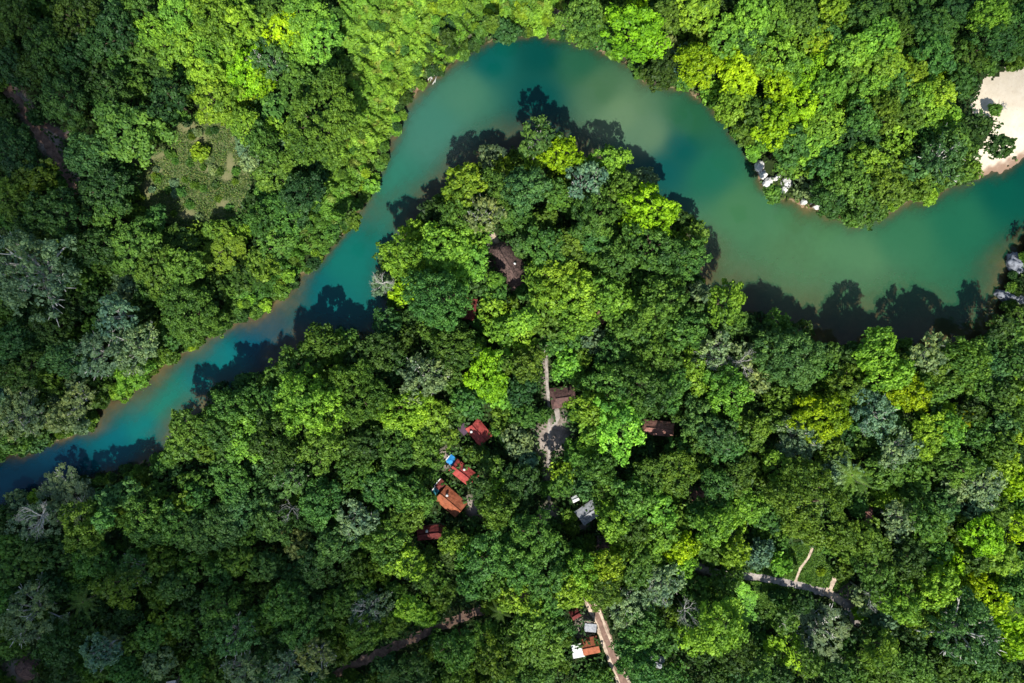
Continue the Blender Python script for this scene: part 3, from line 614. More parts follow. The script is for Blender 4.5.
SHADE = {'y': 'bright lime', 'l': 'fresh green', 'g': 'mid green', 'm': 'olive green', 'd': 'dark green', 't': 'blue-green', 'p': 'pale grey-green', 'o': 'mustard yellow'}
TEXT = {'dome': 'domed', 'flat': 'spreading', 'pale': 'silver-limbed', 'ragged': 'ragged'}
LAND = [((1000,120),'the sand beach'),((190,170),'the grassy clearing'),((30,110),'the brown track'),((508,266),'the big thatched roof'),((563,396),'the plum-brown roof'),
 ((658,428),'the brick-brown roof'),((478,433),'the topmost bright red roof'),((463,473),'the red roof with blue canopy'),((450,501),'the largest orange roof'),((431,532),'the darkest red cabin roof'),
 ((470,310),'the small maroon roof'),((599,319),'the small brick roof'),((590,645),'the orange roof with white annexe'),((590,512),'the silvery roof'),((697,493),'the pinkish roof'),
 ((868,515),'the narrow pink roof'),((656,660),'the bluish grey roof'),((832,588),'the path fork'),((765,577),'the pale lane start'),((420,633),'the diagonal dirt road'),((1015,285),'the grey boulders'),
 ((773,178),'the white bank rocks'),((650,213),'the lone lime headland tree'),((635,28),'the yellow-lime bank tree'),((25,668),'the brown hut in the corner'),((173,681),'the white bottom-edge roof'),
 ((540,130),'the headland tip'),((383,285),'the bare silver bank tree'),((800,60),'the upper right forest middle'),((880,140),'the forest near the beach'),((900,20),'the upper right forest edge'),((100,40),'the upper left corner woods'),
 ((290,40),'the sunlit upper slope'),((320,125),'the big fuzzy olive crown'),((30,272),'the huge silver-limbed crown'),((120,350),'the lower north bank sandbar'),((60,520),'the inlet mouth at left edge'),
 ((350,395),'the big dark olive crown'),((220,440),'the inner river bend'),((120,570),'the lower left woods'),((240,560),'the dim left forest'),((330,560),'the dim middle forest'),((812,506),'the big round olive crown'),
 ((820,622),'the big pale round crown'),((790,360),'the big teal bank crown'),((970,635),'the big teal lower crown'),((957,420),'the mustard crown'),((900,370),'the shaded south bank'),((960,520),'the right lime group'),
 ((680,350),'the pair of bare silver trees'),((720,460),'the middle right forest'),((700,620),'the bottom right shade'),((520,600),'the bottom middle crowns'),((880,580),'the lane bend shrubs'),((270,180),'the clearing right rim'),((170,290),'the left forest above the bend'),((700,60),'the lime bank group')]
def direction(dx, dy):
    a = math.degrees(math.atan2(-dy, dx)) % 360
    return ['right of', 'up-right of', 'above', 'up-left of', 'left of', 'down-left of', 'below', 'down-right of'][int((a+22.5)//45) % 8]
ORD = ['nearest', 'second nearest', 'third nearest', 'fourth nearest', 'fifth nearest', 'sixth nearest', 'seventh nearest']
built = []
for px, py, r, t, hmax in IND:
    st = style_of(t, r); 
    zc = 9.0; k = (CAMH-zc)/CAMH; Rm = r*PX*k
    cm, tm, R0, Ht, H0 = pick(st, Rm); s_ = Rm/R0
    zs = s_**.6*random.uniform(.80, 1.18)
    if 250 < px and dist_line(SOUTH, np.array([px]), np.array([py]))[0] < r+14: zs *= 1.22
    ztop = (Ht+H0)*zs
    if ztop > hmax: zs *= hmax/ztop; ztop = hmax
    zc = Ht*zs + .6*H0*zs
    pos = P(px, py, zc); gzv = float(land_h(np.array([pos[0]/PX+512]), np.array([341.5-pos[1]/PX]))[0])
    root = empty('broadleaf_tree', (pos[0], pos[1], max(gzv, .0)), random.uniform(0, 6.28)); q_ = random.uniform(.88, 1.14); root.scale = (s_*q_, s_/q_, zs)
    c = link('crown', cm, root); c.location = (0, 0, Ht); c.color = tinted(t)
    link('trunk', tm, root)
    size = 'very large' if r > 31 else 'large' if r > 24 else 'mid-sized' if r > 19.5 else 'small'
    dl = [math.hypot(px-a[0], py-a[1]) for a, _ in LAND]; j = int(np.argmin(dl))
    if dl[j] < 9:
        dl[j] = 1e9; j = int(np.argmin(dl))
    dirn = direction(px-LAND[j][0][0], py-LAND[j][0][1])
    built.append([root, f"{size} {SHADE[t]} {TEXT[st]} tree", dirn, LAND[j][1], dl[j]])
keys = {}
for b_ in built: keys.setdefault((b_[1], b_[2], b_[3]), []).append(b_)
for (d_, dirn, lm), lst in keys.items():
    lst.sort(key=lambda q: q[4])
    for i, q in enumerate(lst):
        tag(q[0], f"{d_} {(ORD[i]+' ') if len(lst) > 1 else ''}{dirn} {lm}", 'tree', 'rainforest trees filling both banks of the river')

# the remaining small crowns: one mass
Vs, Fs, Ts, Cs, off = [], [], [], [], 0
lp = [crown_points(R0, R0*.75, stl, leaf=.40, dens=.8) for R0, stl in ((2.8,'dome'),(3.6,'dome'),(3.2,'ragged'),(4.2,'ragged'),(4.0,'dome'),(2.6,'dome'))]
lr = [2.8, 3.6, 3.2, 4.2, 4.0, 2.6]
for px, py, r, t, hmax in REST:
    i = random.randrange(6); C, Nn, T, sz, _ = lp[i]
    Rm = r*PX*.95; s_ = Rm/lr[i]; h = min(hmax, random.uniform(6.0, 9.5)+.6*Rm) if r > 14.5 else min(hmax, random.uniform(5, 8.5)) if hmax > 20 or hmax < 7 else hmax
    zc = h-.7*Rm; zc = max(zc, .5+.2*Rm); pos = P(px, py, zc); a = random.uniform(0, 6.28); ca, sa = cos(a), sin(a)
    sub = rng.random(len(C)) < (1 if -5 < px < 1029 and -5 < py < 688 else .5)
    C2 = C[sub]*s_; N2 = Nn[sub]; Rm_ = np.array([[ca, -sa, 0], [sa, ca, 0], [0, 0, 1]]).T
    C2 = C2@Rm_+np.array([pos[0], pos[1], zc]); N2 = N2@Rm_
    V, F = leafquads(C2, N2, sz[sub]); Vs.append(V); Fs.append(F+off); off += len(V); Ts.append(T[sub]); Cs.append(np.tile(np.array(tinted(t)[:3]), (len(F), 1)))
o = link('smaller_trees', mesh_np('smaller_trees', np.concatenate(Vs), np.concatenate(Fs), M_leafv, attrs=[('tone','FACE',np.concatenate(Ts))], cols=[('col','FACE',np.concatenate(Cs))]))
tag(o, 'small tree crowns crowded between the large trees', 'trees', kind='stuff')

# undergrowth on all land not open
n = 190000
ux, uy = rng.uniform(-60, 1084, n), rng.uniform(-60, 743, n)
ok = (river_sd(ux, uy) > -1.0)
for pl in (BEACH, CLEAR, GLADE, GLADE2, SCRUB): ok &= ~inside(pl, ux, uy)
for kx, ky, kr, s_ in STUFFKEEP: ok &= np.hypot(ux-kx, uy-ky) > kr*.75
ok &= ~on_path(ux, uy, 1.0)
ux, uy = ux[ok], uy[ok]
lf = lambda x, y: np.clip(fbm(x/13, y/13, 2)*1.4-.2, 0, 1)
lump = lf(ux, uy)
sdv = river_sd(ux, uy)
hh = np.clip((.6+3.6*lump)*np.clip((sdv+4)/14, .25, 1)+rng.normal(0, .25, len(ux)), .2, 5)
# slope normals
e = .8
l2 = lf(ux+e, uy); l3 = lf(ux, uy+e)
Nn = unit(np.stack([-(l2-lump)*3.2/(e*PX), (l3-lump)*3.2/(e*PX), np.ones(len(ux))], 1)+.5*rng.normal(size=(len(ux), 3)))
C = np.stack([(ux-512)*PX, (341.5-uy)*PX, hh+land_h(ux, uy)], 1)
V, F = leafquads(C, Nn, .42*rng.uniform(.7, 1.4, len(C)))
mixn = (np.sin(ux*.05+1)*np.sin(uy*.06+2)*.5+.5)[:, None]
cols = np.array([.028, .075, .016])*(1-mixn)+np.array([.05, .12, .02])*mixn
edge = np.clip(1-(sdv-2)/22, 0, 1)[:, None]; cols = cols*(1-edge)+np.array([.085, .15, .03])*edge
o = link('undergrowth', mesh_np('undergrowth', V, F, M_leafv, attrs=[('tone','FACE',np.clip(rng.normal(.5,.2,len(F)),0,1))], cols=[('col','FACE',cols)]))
tag(o, 'low dark undergrowth between the trees and along the banks', 'undergrowth', kind='stuff')

# bright riverside thicket on the upper left bank
def scrub_noise(x, y):
    u, v = x*.75+y*.66, -x*.66+y*.75
    return np.clip(.62*fbm(u/11, v/6.5, 2)+.38*vn(x/34, y/34)*1.1, 0, 1)
n = 240000
ux, uy = rng.uniform(235, 580, n), rng.uniform(-30, 315, n)
ok = inside(SCRUB, ux+3*np.sin(uy*.3), uy+3*np.sin(ux*.27)) & (river_sd(ux, uy) > -1.0)
for kx, ky, kr, s_ in STUFFKEEP: ok &= np.hypot(ux-kx, uy-ky) > kr
ux, uy = ux[ok], uy[ok]; s0 = scrub_noise(ux, uy); sx = scrub_noise(ux+.8, uy); sy = scrub_noise(ux, uy+.8)
sdv = river_sd(ux, uy); amp = 7.5
hh = np.clip((amp*s0-.6)*np.clip(sdv/16, .25, 1)+rng.normal(0, .22, len(ux)), .15, 6)
Nn = unit(np.stack([-(sx-s0)*amp/.2, (sy-s0)*amp/.2, np.ones(len(ux))], 1)+.55*rng.normal(size=(len(ux), 3)))
C = np.stack([(ux-512)*PX, (341.5-uy)*PX, hh+land_h(ux, uy)], 1)
t_ = unit(np.stack([np.ones(len(C))*.8+rng.normal(0,.5,len(C)), np.ones(len(C))*.55+rng.normal(0,.5,len(C)), rng.normal(0,.3,len(C))], 1)); t_ = unit(t_-Nn*(t_*Nn).sum(1, keepdims=True)); b_ = np.cross(Nn, t_)
sz = (.42*rng.uniform(.7, 1.4, len(C)))[:, None]
V = np.stack([C+t_*sz, C+b_*sz*.38, C-t_*sz, C-b_*sz*.38], 1).reshape(-1, 3); F = np.arange(len(V)).reshape(-1, 4)
ptch = (.5+.5*np.sin(ux*.045+uy*.03+1.2*np.sin(uy*.04)))[:, None]
cols = np.array([.14, .30, .032])*(1-ptch)+np.array([.24, .42, .04])*ptch
low = np.clip((uy-140)/130, 0, 1)[:, None]; cols = cols*(1-low)+np.array([.08, .21, .03])*low
v2 = fbm(ux/16+40, uy/12, 3)[:, None]; cols = cols*(.40+1.0*v2); cols = np.where((fbm(ux/7, uy/7+30, 2)[:, None] > .72), cols*np.array([1.1, .8, 1.1]), cols)
o = link('riverside_thicket', mesh_np('riverside_thicket', V, F, M_scrub, attrs=[('tone','FACE',np.clip(rng.normal(.5,.16,len(F))+.25*(s0-.5),0,1))], cols=[('col','FACE',cols)]))
tag(o, 'bright yellow-green thicket sloping down to the upper left bank', 'thicket', kind='stuff')

# grass tufts in the clearing and glades
n = 60000
ux, uy = rng.uniform(125, 260, n), rng.uniform(105, 235, n); ok = inside(CLEAR, ux, uy)
vx, vy = rng.uniform(735, 850, n), rng.uniform(535, 632, n); ok2 = inside(GLADE, vx, vy) | inside(GLADE2, vx, vy)
ux = np.concatenate([ux[ok], vx[ok2]]); uy = np.concatenate([uy[ok], vy[ok2]]); isgl = ux > 500
cdv = np.zeros(len(ux))
for b in CLDIRT: cdv = np.maximum(cdv, blob(ux, uy, *b))
cdv = np.where(on_path(ux, uy, .3), 1, cdv)
pt = np.clip(fbm(ux/12+9, uy/12, 3)*1.6-.3, 0, 1)
cdv = np.maximum(cdv, np.where(ux < 500, np.clip(fbm(ux/9, uy/7, 3)*2.6-1.5, 0, .5), 0))
ok = (rng.random(len(ux)) > cdv*1.3) & (rng.random(len(ux)) < np.where(isgl, .9, .25+.5*pt)); ux, uy, isgl, pt = ux[ok], uy[ok], isgl[ok], pt[ok]
C = np.stack([(ux-512)*PX, (341.5-uy)*PX, land_h(ux, uy)+.15+.5*pt*rng.random(len(ux))], 1)
V, F = leafquads(C, unit(rng.normal(size=(len(C), 3))*.6+[0,0,.8]), .25*rng.uniform(.6, 1.3, len(C)), .4)
pick_ = rng.random(len(C))[:, None]
cols = np.where(pick_ < .35, [.17, .21, .07], np.where(pick_ < .75, [.10, .18, .035], [.06, .13, .025])); cols = np.where(isgl[:, None], [.09, .19, .025], cols)
o = link('meadow_grass', mesh_np('meadow_grass', V, F, M_leafv, attrs=[('tone','FACE',rng.random(len(F)))], cols=[('col','FACE',cols)]))
tag(o, 'patchy short grass of the clearings', 'grass', kind='stuff')

# ------------------------------------------------------------------ palms
pal = MB(); pal.tube([(0,0,-.3),(.15,.1,3.2),(0,0,6.6)], [.22,.17,.14], 7); palm_trunk = pal.mesh('trunk', M_bark, True)
Vs, Fs, off = [], [], 0
for k_ in range(11):
    a = k_*2.399; Lf = rng.uniform(3.2, 4.4); droop = rng.uniform(.5, 1.3)
    u = np.linspace(0, 1, 16)
    spine = np.stack([cos(a)*Lf*u, sin(a)*Lf*u, .9*u*rng.uniform(.5,1.6)-droop*1.6*u**2], 1); side = np.array([-sin(a), cos(a), 0])
    for i in range(1, 16):
        wl = .36*math.sin(pi*min(u[i]+.12, 1)**.8)+.12; fw = (spine[i]-spine[i-1])*.8
        for sg in (-1, 1):
            tip = spine[i]+side*sg*wl+fw*1.4+np.array([0,0,-.25*wl]); v = [spine[i-1], spine[i-1]+fw*.55, tip, tip-fw*.3]
            Vs += v; Fs.append((off, off+1, off+2, off+3)); off += 4
palm_crown = mesh_np('crown', np.array(Vs), np.array(Fs), M_leaf, attrs=[('tone','FACE',rng.uniform(.35,.8,len(Fs)))])
for px, py, s_, tt, lb in [(852,475,1.15,'l','feathery palm between the round olive crown and the lime crowns'),(863,484,.9,'g','smaller palm touching the feathery palm beside the round olive crown'),
                       (83,602,1.1,'m','dim palm star in the lower left forest'),(500,612,.9,'m','palm beside the upper end of the diagonal dirt road'),(390,676,.8,'g','palm at the bottom edge below the diagonal dirt road'),
                       (872,640,.9,'m','palm near the bottom, right of the big pale round crown'),(1016,612,.9,'m','palm star at the lower right edge'),(745,20,1.05,'g','palm at the top edge inside the upper right forest'),(803,8,.8,'t','small palm at the top edge, right of the other upper palm')]:
    pos = P(px, py, 11*s_); r_ = empty('palm_tree', (pos[0], pos[1], 1.0), random.uniform(0,6)); r_.scale = (s_, s_, s_*1.55)
    link('trunk', palm_trunk, r_); c = link('crown', palm_crown, r_); c.location = (0, 0, 6.5); c.scale = (1, 1, .7); c.color = (*[q*.75 for q in TINT[tt]], 1)
    tag(r_, lb, 'palm', 'palms scattered through the forest')

# bare silver trees
def bare_mesh(seed, R=3.6, H=9):
    random.seed(seed); mb = MB()
    mb.tube([(0,0,-.3),(.1,0,H*.4),(.0,.1,H*.62)], [.26,.2,.15], 7)
    def br(p, d, l, w, dep):
        d = unit(np.array(d)); q = p+d*l*.5+np.array([random.uniform(-.1,.1)*l, random.uniform(-.1,.1)*l, .05*l]); e = p+d*l
        mb.tube([p, q, e], [w, w*.75, w*.4], 5)
        if dep:
            for k in range(3):
                nd = d+np.array([random.uniform(-.8,.8), random.uniform(-.8,.8), random.uniform(-.2,.4)]); br(p+(e-p)*random.uniform(.45,1), nd, l*.62, w*.5, dep-1)
    for k in range(7):
        a = k*2.4+random.random(); br(np.array([0,.1,H*random.uniform(.5,.62)]), (cos(a), sin(a), random.uniform(.3,.8)), R*.62, .12, 3)
    random.seed(seed+50); return mb.mesh('branches', M_silver, True)
BM = [bare_mesh(3), bare_mesh(11), bare_mesh(29)]
for i, (px, py, s_, lb) in enumerate([(381,283,.85,'bare silver tree leaning over the water on the headland left bank'),(713,354,1.05,'left one of the pair of bare silver trees below the river'),(742,362,1.0,'right one of the pair of bare silver trees below the river'),
        (36,275,1.5,'bare white limbs standing out of the huge crown at left edge'),(37,517,1.2,'bare white limbs over the pale crown below the river mouth'),(660,588,1.0,'bare silver tree among pale crowns left of the pale lane'),
        (687,613,.9,'bare silver tree below the grey pale crowns in lower middle'),(368,610,1.0,'bare grey tree just above the diagonal dirt road'),(722,440,1.0,'bare grey twigs right of the brick-brown roof'),(590,178,.9,'frosty bare twigs in the headland pale crown'),
        (873,598,.8,'bare grey tree right of the path fork'),(290,510,.8,'fallen-looking bare branch tree in the dim middle forest')]):
    pos = P(px, py, 12); r_ = empty('bare_tree', (pos[0], pos[1], 1.0), i*1.3); r_.scale = (s_, s_, 1.75)
    link('branches', BM[i % 3], r_); tag(r_, lb, 'dead tree', 'bare silvery trees in the forest')

# ------------------------------------------------------------------ roofs
def hip_roof(mb, outline, r0, r1, z0, z1, rows=5, bulge=0.0, nz=0.0, thick=.14):
    """roof from an eave outline (metres, local) up to the ridge r0-r1"""
    r0 = np.array(r0, float); r1 = np.array(r1, float); rings = []
    n = len(outline); d = r1-r0; dd_ = (d*d).sum()+1e-9
    foot = []
    for p in outline:
        t = np.clip(((np.array(p)-r0)*d).sum()/dd_, 0, 1); foot.append(r0+t*d)
    for j in range(rows+1):
        u = j/rows; zz = z0+(z1-z0)*(u+bulge*math.sin(pi*u))
        rings.append([(p[0]*(1-u)+f[0]*u+random.uniform(-nz,nz), p[1]*(1-u)+f[1]*u+random.uniform(-nz,nz), zz+random.uniform(-nz,nz)) for p, f in zip(outline, foot)])
    base = [(p[0], p[1], z0-thick) for p in rings[0]]
    vs = [v for r in rings for v in r]+base; fs = []
    for j in range(rows):
        for k in range(n): fs.append((j*n+k, j*n+(k+1)%n, (j+1)*n+(k+1)%n, (j+1)*n+k))
    b0 = (rows+1)*n
    for k in range(n): fs.append((b0+k, b0+(k+1)%n, (k+1)%n, k))
    fs.append(tuple(b0+k for k in range(n))[::-1])
    mb.add(vs, fs)
def rect(L_, W, nx=6):
    x = L_/2; y = W/2; t = [(-x+2*x*i/nx, -y) for i in range(nx)]+[(x, -y+2*y*i/4) for i in range(4)]+[(x-2*x*i/nx, y) for i in range(nx)]+[(-x, y-2*y*i/4) for i in range(4)]
    return t
def stadium(L_, W, W2, n=28):
    out_ = []
    for i in range(n):
        a = 2*pi*i/n; c_, s_ = cos(a), sin(a); x = L_/2*np.sign(c_)*abs(c_)**.75
        w = W/2+(W2-W)/2*(.5+.5*x/(L_/2)); out_.append((x, w*np.sign(s_)*abs(s_)**.6))
    return out_
def house(name, px, py, Lp, Wp, ang, roofmat, label, cat, eave=2.5, rise=1.3, inset=.15, shape='rect', cap=None, ridge=True, W2=None, walls=True, group=None, nzv=.03, flatroof=False):
    zr = eave+rise*.6; k = (CAMH-zr)/CAMH; L_, W = Lp*PX*k, Wp*PX*k
    pos = P(px, py, zr); root = empty(name, (pos[0], pos[1], 1.05), R_(ang))
    mb = MB(); ol = rect(L_, W) if shape == 'rect' else stadium(L_, W, (W2 or Wp)*PX*k)
    xi = L_/2*(1-inset)
    if flatroof: hip_roof(mb, ol, (-xi, W*.45), (xi, W*.45), eave, eave+rise, 3, 0, .01)
    else: hip_roof(mb, ol, (-xi, 0), (xi, 0), eave, eave+rise, 5, .02 if shape == 'rect' else .08, nzv)
    rf = mb.build('roof', roofmat, root)
    if ridge and not flatroof:
        m2 = MB(); m2.tube([(-xi-.05, 0, eave+rise+.02), (0, 0, eave+rise+.03), (xi+.05, 0, eave+rise+.02)], [.13,.13,.13], 8); m2.build('ridge_cap', roofmat, rf, True)
    if cap:
        m2 = MB(); cx, cy = cap; zz = eave+rise*(1-abs(cy)/(W/2))
        m2.tube([(cx, cy, zz-.3), (cx, cy, zz+.45), (cx, cy, zz+.5), (cx, cy, zz+.75)], [.28, .28, .42, .06], 12); m2.build('vent_cap', M_white, rf, True)
    if walls:
        a, b_ = L_*.42, W*.40; m2 = MB(); h = eave
        for cx, cy, dx, dy in ((0, -b_, 2*a, .16), (0, b_, 2*a, .16), (-a+.08, 0, .16, 2*b_-.16), (a-.08, 0, .16, 2*b_-.16)): m2.box((cx, cy, h/2-.1), (dx, dy, h))
        m2.build('wall', M_wall, root)
        m2 = MB(); m2.box((L_*.12, -b_-.10, 1.0), (.9, .06, 2.0)); dr = m2.build('door', M_wood, root)
        m2 = MB(); m2.box((L_*.12+.3, -b_-.16, 1.0), (.06, .06, .12)); m2.build('handle', M_grey, dr)
        for sx in (-.25, .3):
            m2 = MB(); m2.box((L_*sx, b_+.10, 1.4), (.9, .05, .9)); w_ = m2.build('window', M_glass, root)
            m2 = MB(); m2.box((L_*sx, b_+.11, .92), (1.0, .12, .06)); m2.build('sill', M_wood, w_)
    else:
        for sx in (-1, 1):
            for sy in (-1, 1):
                m2 = MB(); m2.tube([(sx*L_*.42, sy*W*.4, -.1), (sx*L_*.42, sy*W*.4, eave)], [.07, .06], 8); m2.build('post', M_wood, root, True)
    tag(root, label, cat, group); return root

GH = 'red roofed cabins in a slanting row'
house('thatched_house', 508, 265, 50, 25, -60, M_thatch, 'large dark thatched roof with rounded ends on the headland', 'house', 2.6, 3.0, .35, 'stadium', cap=(.6, 1.5), W2=33, nzv=.08)
house('tiled_house', 563, 397, 25, 21, 8, M_brownroof, 'plum-brown hipped roof beside the straight grey path', 'house', 2.5, 1.5, .4)
house('tiled_house', 658, 428, 32, 15, -6, M_tanroof, 'brick-brown roof half under trees in the picture middle right', 'house', 2.5, 1.4, .2)
house('cabin', 479, 432, 23, 17, -50, M_redroof, 'topmost cabin of the slanting row, with bright red roof', 'cabin', 2.5, 1.2, .12, cap=(-1.4, -1.2), group=GH)
house('cabin', 464, 473, 28, 15, -38, M_redroof, 'cabin with bright red roof just below its blue canopy', 'cabin', 2.5, 1.2, .05, cap=(-.6, 1.0), group=GH)
house('cabin', 451, 501, 28, 19, -41, M_orange, 'largest cabin of the slanting row, with orange roof', 'cabin', 2.5, 1.4, .05, cap=(-1.8, .8), group=GH)
house('cabin', 431, 532, 28, 14, 6, M_dredroof, 'lowest cabin of the slanting row, with dark red roof', 'cabin', 2.5, 1.2, .1, cap=(-.8, .7), group=GH)
house('hut', 470, 309, 22, 12, 80, M_dredroof, 'small maroon roof in a gap left of the thatched house', 'hut', 2.4, 1.0, .1)
house('hut', 479, 325, 7, 8, 20, M_dredroof, 'tiny maroon roof just below the small maroon one', 'hut', 2.2, .7, .1)
house('hut', 599, 319, 13, 10, -50, M_tanroof, 'small brick-coloured roof peeping out below the headland crowns', 'hut', 2.4, .9, .1)
house('cabin', 590, 645, 17, 17, 12, M_orange, 'orange-roofed cabin beside the two-rut track', 'cabin', 2.5, 1.0, .05)
house('annexe_shelter', 577.5, 649, 14, 12, 100, M_white, 'flat white shelter roof touching the orange-roofed cabin', 'shelter', 2.4, .25, .05, walls=False, flatroof=True)
house('annexe_shelter', 590, 626, 12, 9, -5, M_grey, 'pale translucent shelter above the orange-roofed cabin by the track', 'shelter', 2.3, .2, .05, walls=False, flatroof=True)
house('hut', 575, 613, 10, 10, 30, M_dredroof, 'dark maroon roof above the orange-roofed cabin', 'hut', 2.4, .9, .2)
house('metal_roof_house', 588, 512, 22, 17, 35, M_grey, 'silvery metal roof partly hidden by a crown below the grey yard', 'house', 2.5, .9, .1)
house('hut', 575, 498, 7, 6, 25, M_white, 'tiny white roof above the silvery metal roof', 'hut', 2.2, .4, .1)
house('hut', 697, 493, 14, 12, 15, M_tanroof, 'pinkish brown roof in a leafy gap right of the middle', 'hut', 2.4, 1.0, .2)
house('hut', 868, 515, 17, 8, 85, M_tanroof, 'narrow pink-brown roof right of the round olive crown', 'hut', 2.4, .9, .2)
house('hut', 605, 543, 18, 10, -8, M_thatch, 'dark brown roof below and right of the silvery metal roof', 'hut', 2.4, 1.0, .2)
house('hut', 656, 660, 15, 12, -20, M_grey, 'bluish grey roof in deep shade near the bottom edge', 'hut', 2.4, .7, .1)
house('thatched_hut', 27, 668, 22, 22, 60, M_thatch, 'brown domed thatched roof in the lower left corner', 'hut', 2.4, 1.6, .7, 'stadium')
house('hut', 173, 683, 10, 7, 10, M_white, 'small white roof cut by the bottom edge on the left', 'hut', 2.4, .5, .1)
house('lean_to', 465, 428, 10, 11, -50, M_purple, 'plum lean-to roof at the upper side of the topmost red cabin', 'lean-to', 2.2, .3, .05, walls=False, flatroof=True)
def canopy(px, py, Lp, Wp, ang, mat, label):
    pos = P(px, py, 2.5); root = empty('canopy', (pos[0], pos[1], 1.05), R_(ang)); L_, W = Lp*PX, Wp*PX
    mb = MB(); hip_roof(mb, rect(L_, W), (-L_*.1, 0), (L_*.1, 0), 2.1, 2.6, 4, -.05, .02, .04); mb.build('cover', mat, root)
    mb = MB(); mb.box((-L_/2-.12, 0, 2.12), (.22, W, .05)); mb.build('trim', M_white, root)
    for sx in (-1, 1):
        for sy in (-1, 1):
            mb = MB(); mb.tube([(sx*L_*.46, sy*W*.46, 0), (sx*L_*.46, sy*W*.46, 2.12)], [.04,.04], 6); mb.build('post', M_grey, root)
    tag(root, label, 'canopy', 'small canopies beside the cabins')
canopy(452, 460, 8.5, 9, -38, M_blue, 'bright blue canopy touching the upper end of the second red cabin')
canopy(441.5, 485, 9, 10, -41, M_dredroof, 'maroon canopy with white trim above the orange cabin')
canopy(436, 491, 6, 6, -41, M_teal, 'small teal canopy left of the orange cabin')

# ------------------------------------------------------------------ paths
def ribbon(name, pts_, w, mat, kind='structure', zoff=.07):
    pts_ = np.array(pts_, float); seg = np.hypot(*np.diff(pts_, axis=0).T); s = np.concatenate([[0], np.cumsum(seg)])
    u = np.arange(0, s[-1], 1.6); x = np.interp(u, s, pts_[:, 0]); y = np.interp(u, s, pts_[:, 1])
    for _ in range(6): x[1:-1] = (x[:-2]+2*x[1:-1]+x[2:])/4; y[1:-1] = (y[:-2]+2*y[1:-1]+y[2:])/4
    dx, dy = np.gradient(x), np.gradient(y); l = np.hypot(dx, dy); nx_, ny_ = -dy/l, dx/l
    ww = w*(1+.16*np.sin(u*.35)+.1*np.sin(u*.9)+rng.normal(0, .07, len(u))); V = []; 
    for k in range(5):
        f = (k/4-.5); V.append(np.stack([x+nx_*ww*f, y+ny_*ww*f], 1))
    V = np.stack(V, 1).reshape(-1, 2); z = land_h(V[:, 0], V[:, 1])+zoff
    W3 = np.stack([(V[:, 0]-512)*PX, (341.5-V[:, 1])*PX, z], 1); i = np.arange(len(u)*5).reshape(-1, 5)
    F = np.stack([i[:-1,:-1], i[1:,:-1], i[1:,1:], i[:-1,1:]], -1).reshape(-1, 4)
    o = link(name, mesh_np(name, W3, F, mat, smooth=True)); tag(o, kind=kind); return o
M_dirt = plain('dirt', (.19, .11, .08), .95, .35, .8, col2=(.36, .23, .165), bump=.4)
M_pale = plain('pale_track', (.40, .30, .22), .95, .3, .7, col2=(.62, .49, .37), bump=.3)
M_rut = plain('rut_soil', (.20, .125, .095), .95, .3, .8, bump=.3)
M_lane = plain('grey_lane', (.24, .21, .19), .95, .3, .8, col2=(.42, .37, .33), bump=.3)
for nm_, pl_, w_, mt_, zo_ in PATHS: ribbon(nm_, pl_, w_, {'dirt': M_dirt, 'pale': M_pale, 'rut': M_rut, 'lane': M_lane}[mt_], zoff=zo_)

# ------------------------------------------------------------------ rocks and driftwood
def rock(px, py, rx, ry, h, ang, mat, label, seed, group=None, z=.2):
    rs = np.random.default_rng(seed); nu, nv = 30, 15; V = []; 
    ph = rs.uniform(0, 6, 9); planes = unit(rs.normal(size=(9, 3))+[0,0,.5]); dpl = rs.uniform(.72, .95, 9)
    for j in range(nv+1):
        t = pi*j/nv
        for i in range(nu):
            a = 2*pi*i/nu; d = np.array([sin(t)*cos(a), sin(t)*sin(a), cos(t)]); r = 1.0
            for p_, q_ in zip(planes, dpl):
                c_ = (d*p_).sum()
                if c_ > .1: r = min(r, q_/c_)
            r *= 1+.05*sin(5*d[0]+ph[0])*sin(6*d[1]+ph[1])+rs.normal(0, .015)
            q5 = d*np.array([rx, ry, 6])*.42+seed; r *= .80+.42*abs(fbm(np.array([q5[0]+q5[2]]), np.array([q5[1]-q5[2]]), 3)[0]*2-1)+rs.normal(0, .03)
            V.append(d*r*np.array([rx*PX, ry*PX, h]))
    F = [(j*nu+i, (j+1)*nu+i, (j+1)*nu+(i+1)%nu, j*nu+(i+1)%nu) for j in range(nv) for i in range(nu)]
    o = link('boulder', mesh_np('boulder', np.array(V), np.array(F), mat)); p = P(px, py, h*.5); o.location = (p[0], p[1], z); o.rotation_euler = (0, 0, R_(ang))
    tag(o, label, 'rock', group); return o
rock(1019, 264, 14, 9, 3.0, -60, M_rockg, 'upper pale grey boulder at the right edge of the river', 1, 'grey boulders at the right edge')
rock(1013, 297, 17, 7, 2.6, -20, M_rockg, 'lower long grey boulder lying in shade at the right edge', 2, 'grey boulders at the right edge')
GW = 'white rocks at the foot of the right forest'
for i, (x, y, a, b_, l) in enumerate([(759,167,4,5,'topmost greyish white rock on the forest point'),(763,175,3,4,'white rock just below the topmost greyish one'),(768,182,6,3.2,'longest cream rock at the waterline of the forest point'),
        (776,178,3,2.4,'small cream rock above the long waterline rock'),(786,183,5,5,'big bright white rock standing inland of the waterline'),(784,189,3.4,3,'white rock under the big bright white one'),(803,202,3,2,'small cream rock farther right on the same shore'),(815,206,5,2.2,'flat cream rock rightmost on the same shore')]):
    rock(x, y, a*1.3, b_*1.3, 1.8, 20*i, M_rockw, l, 20+i, GW, 1.2)
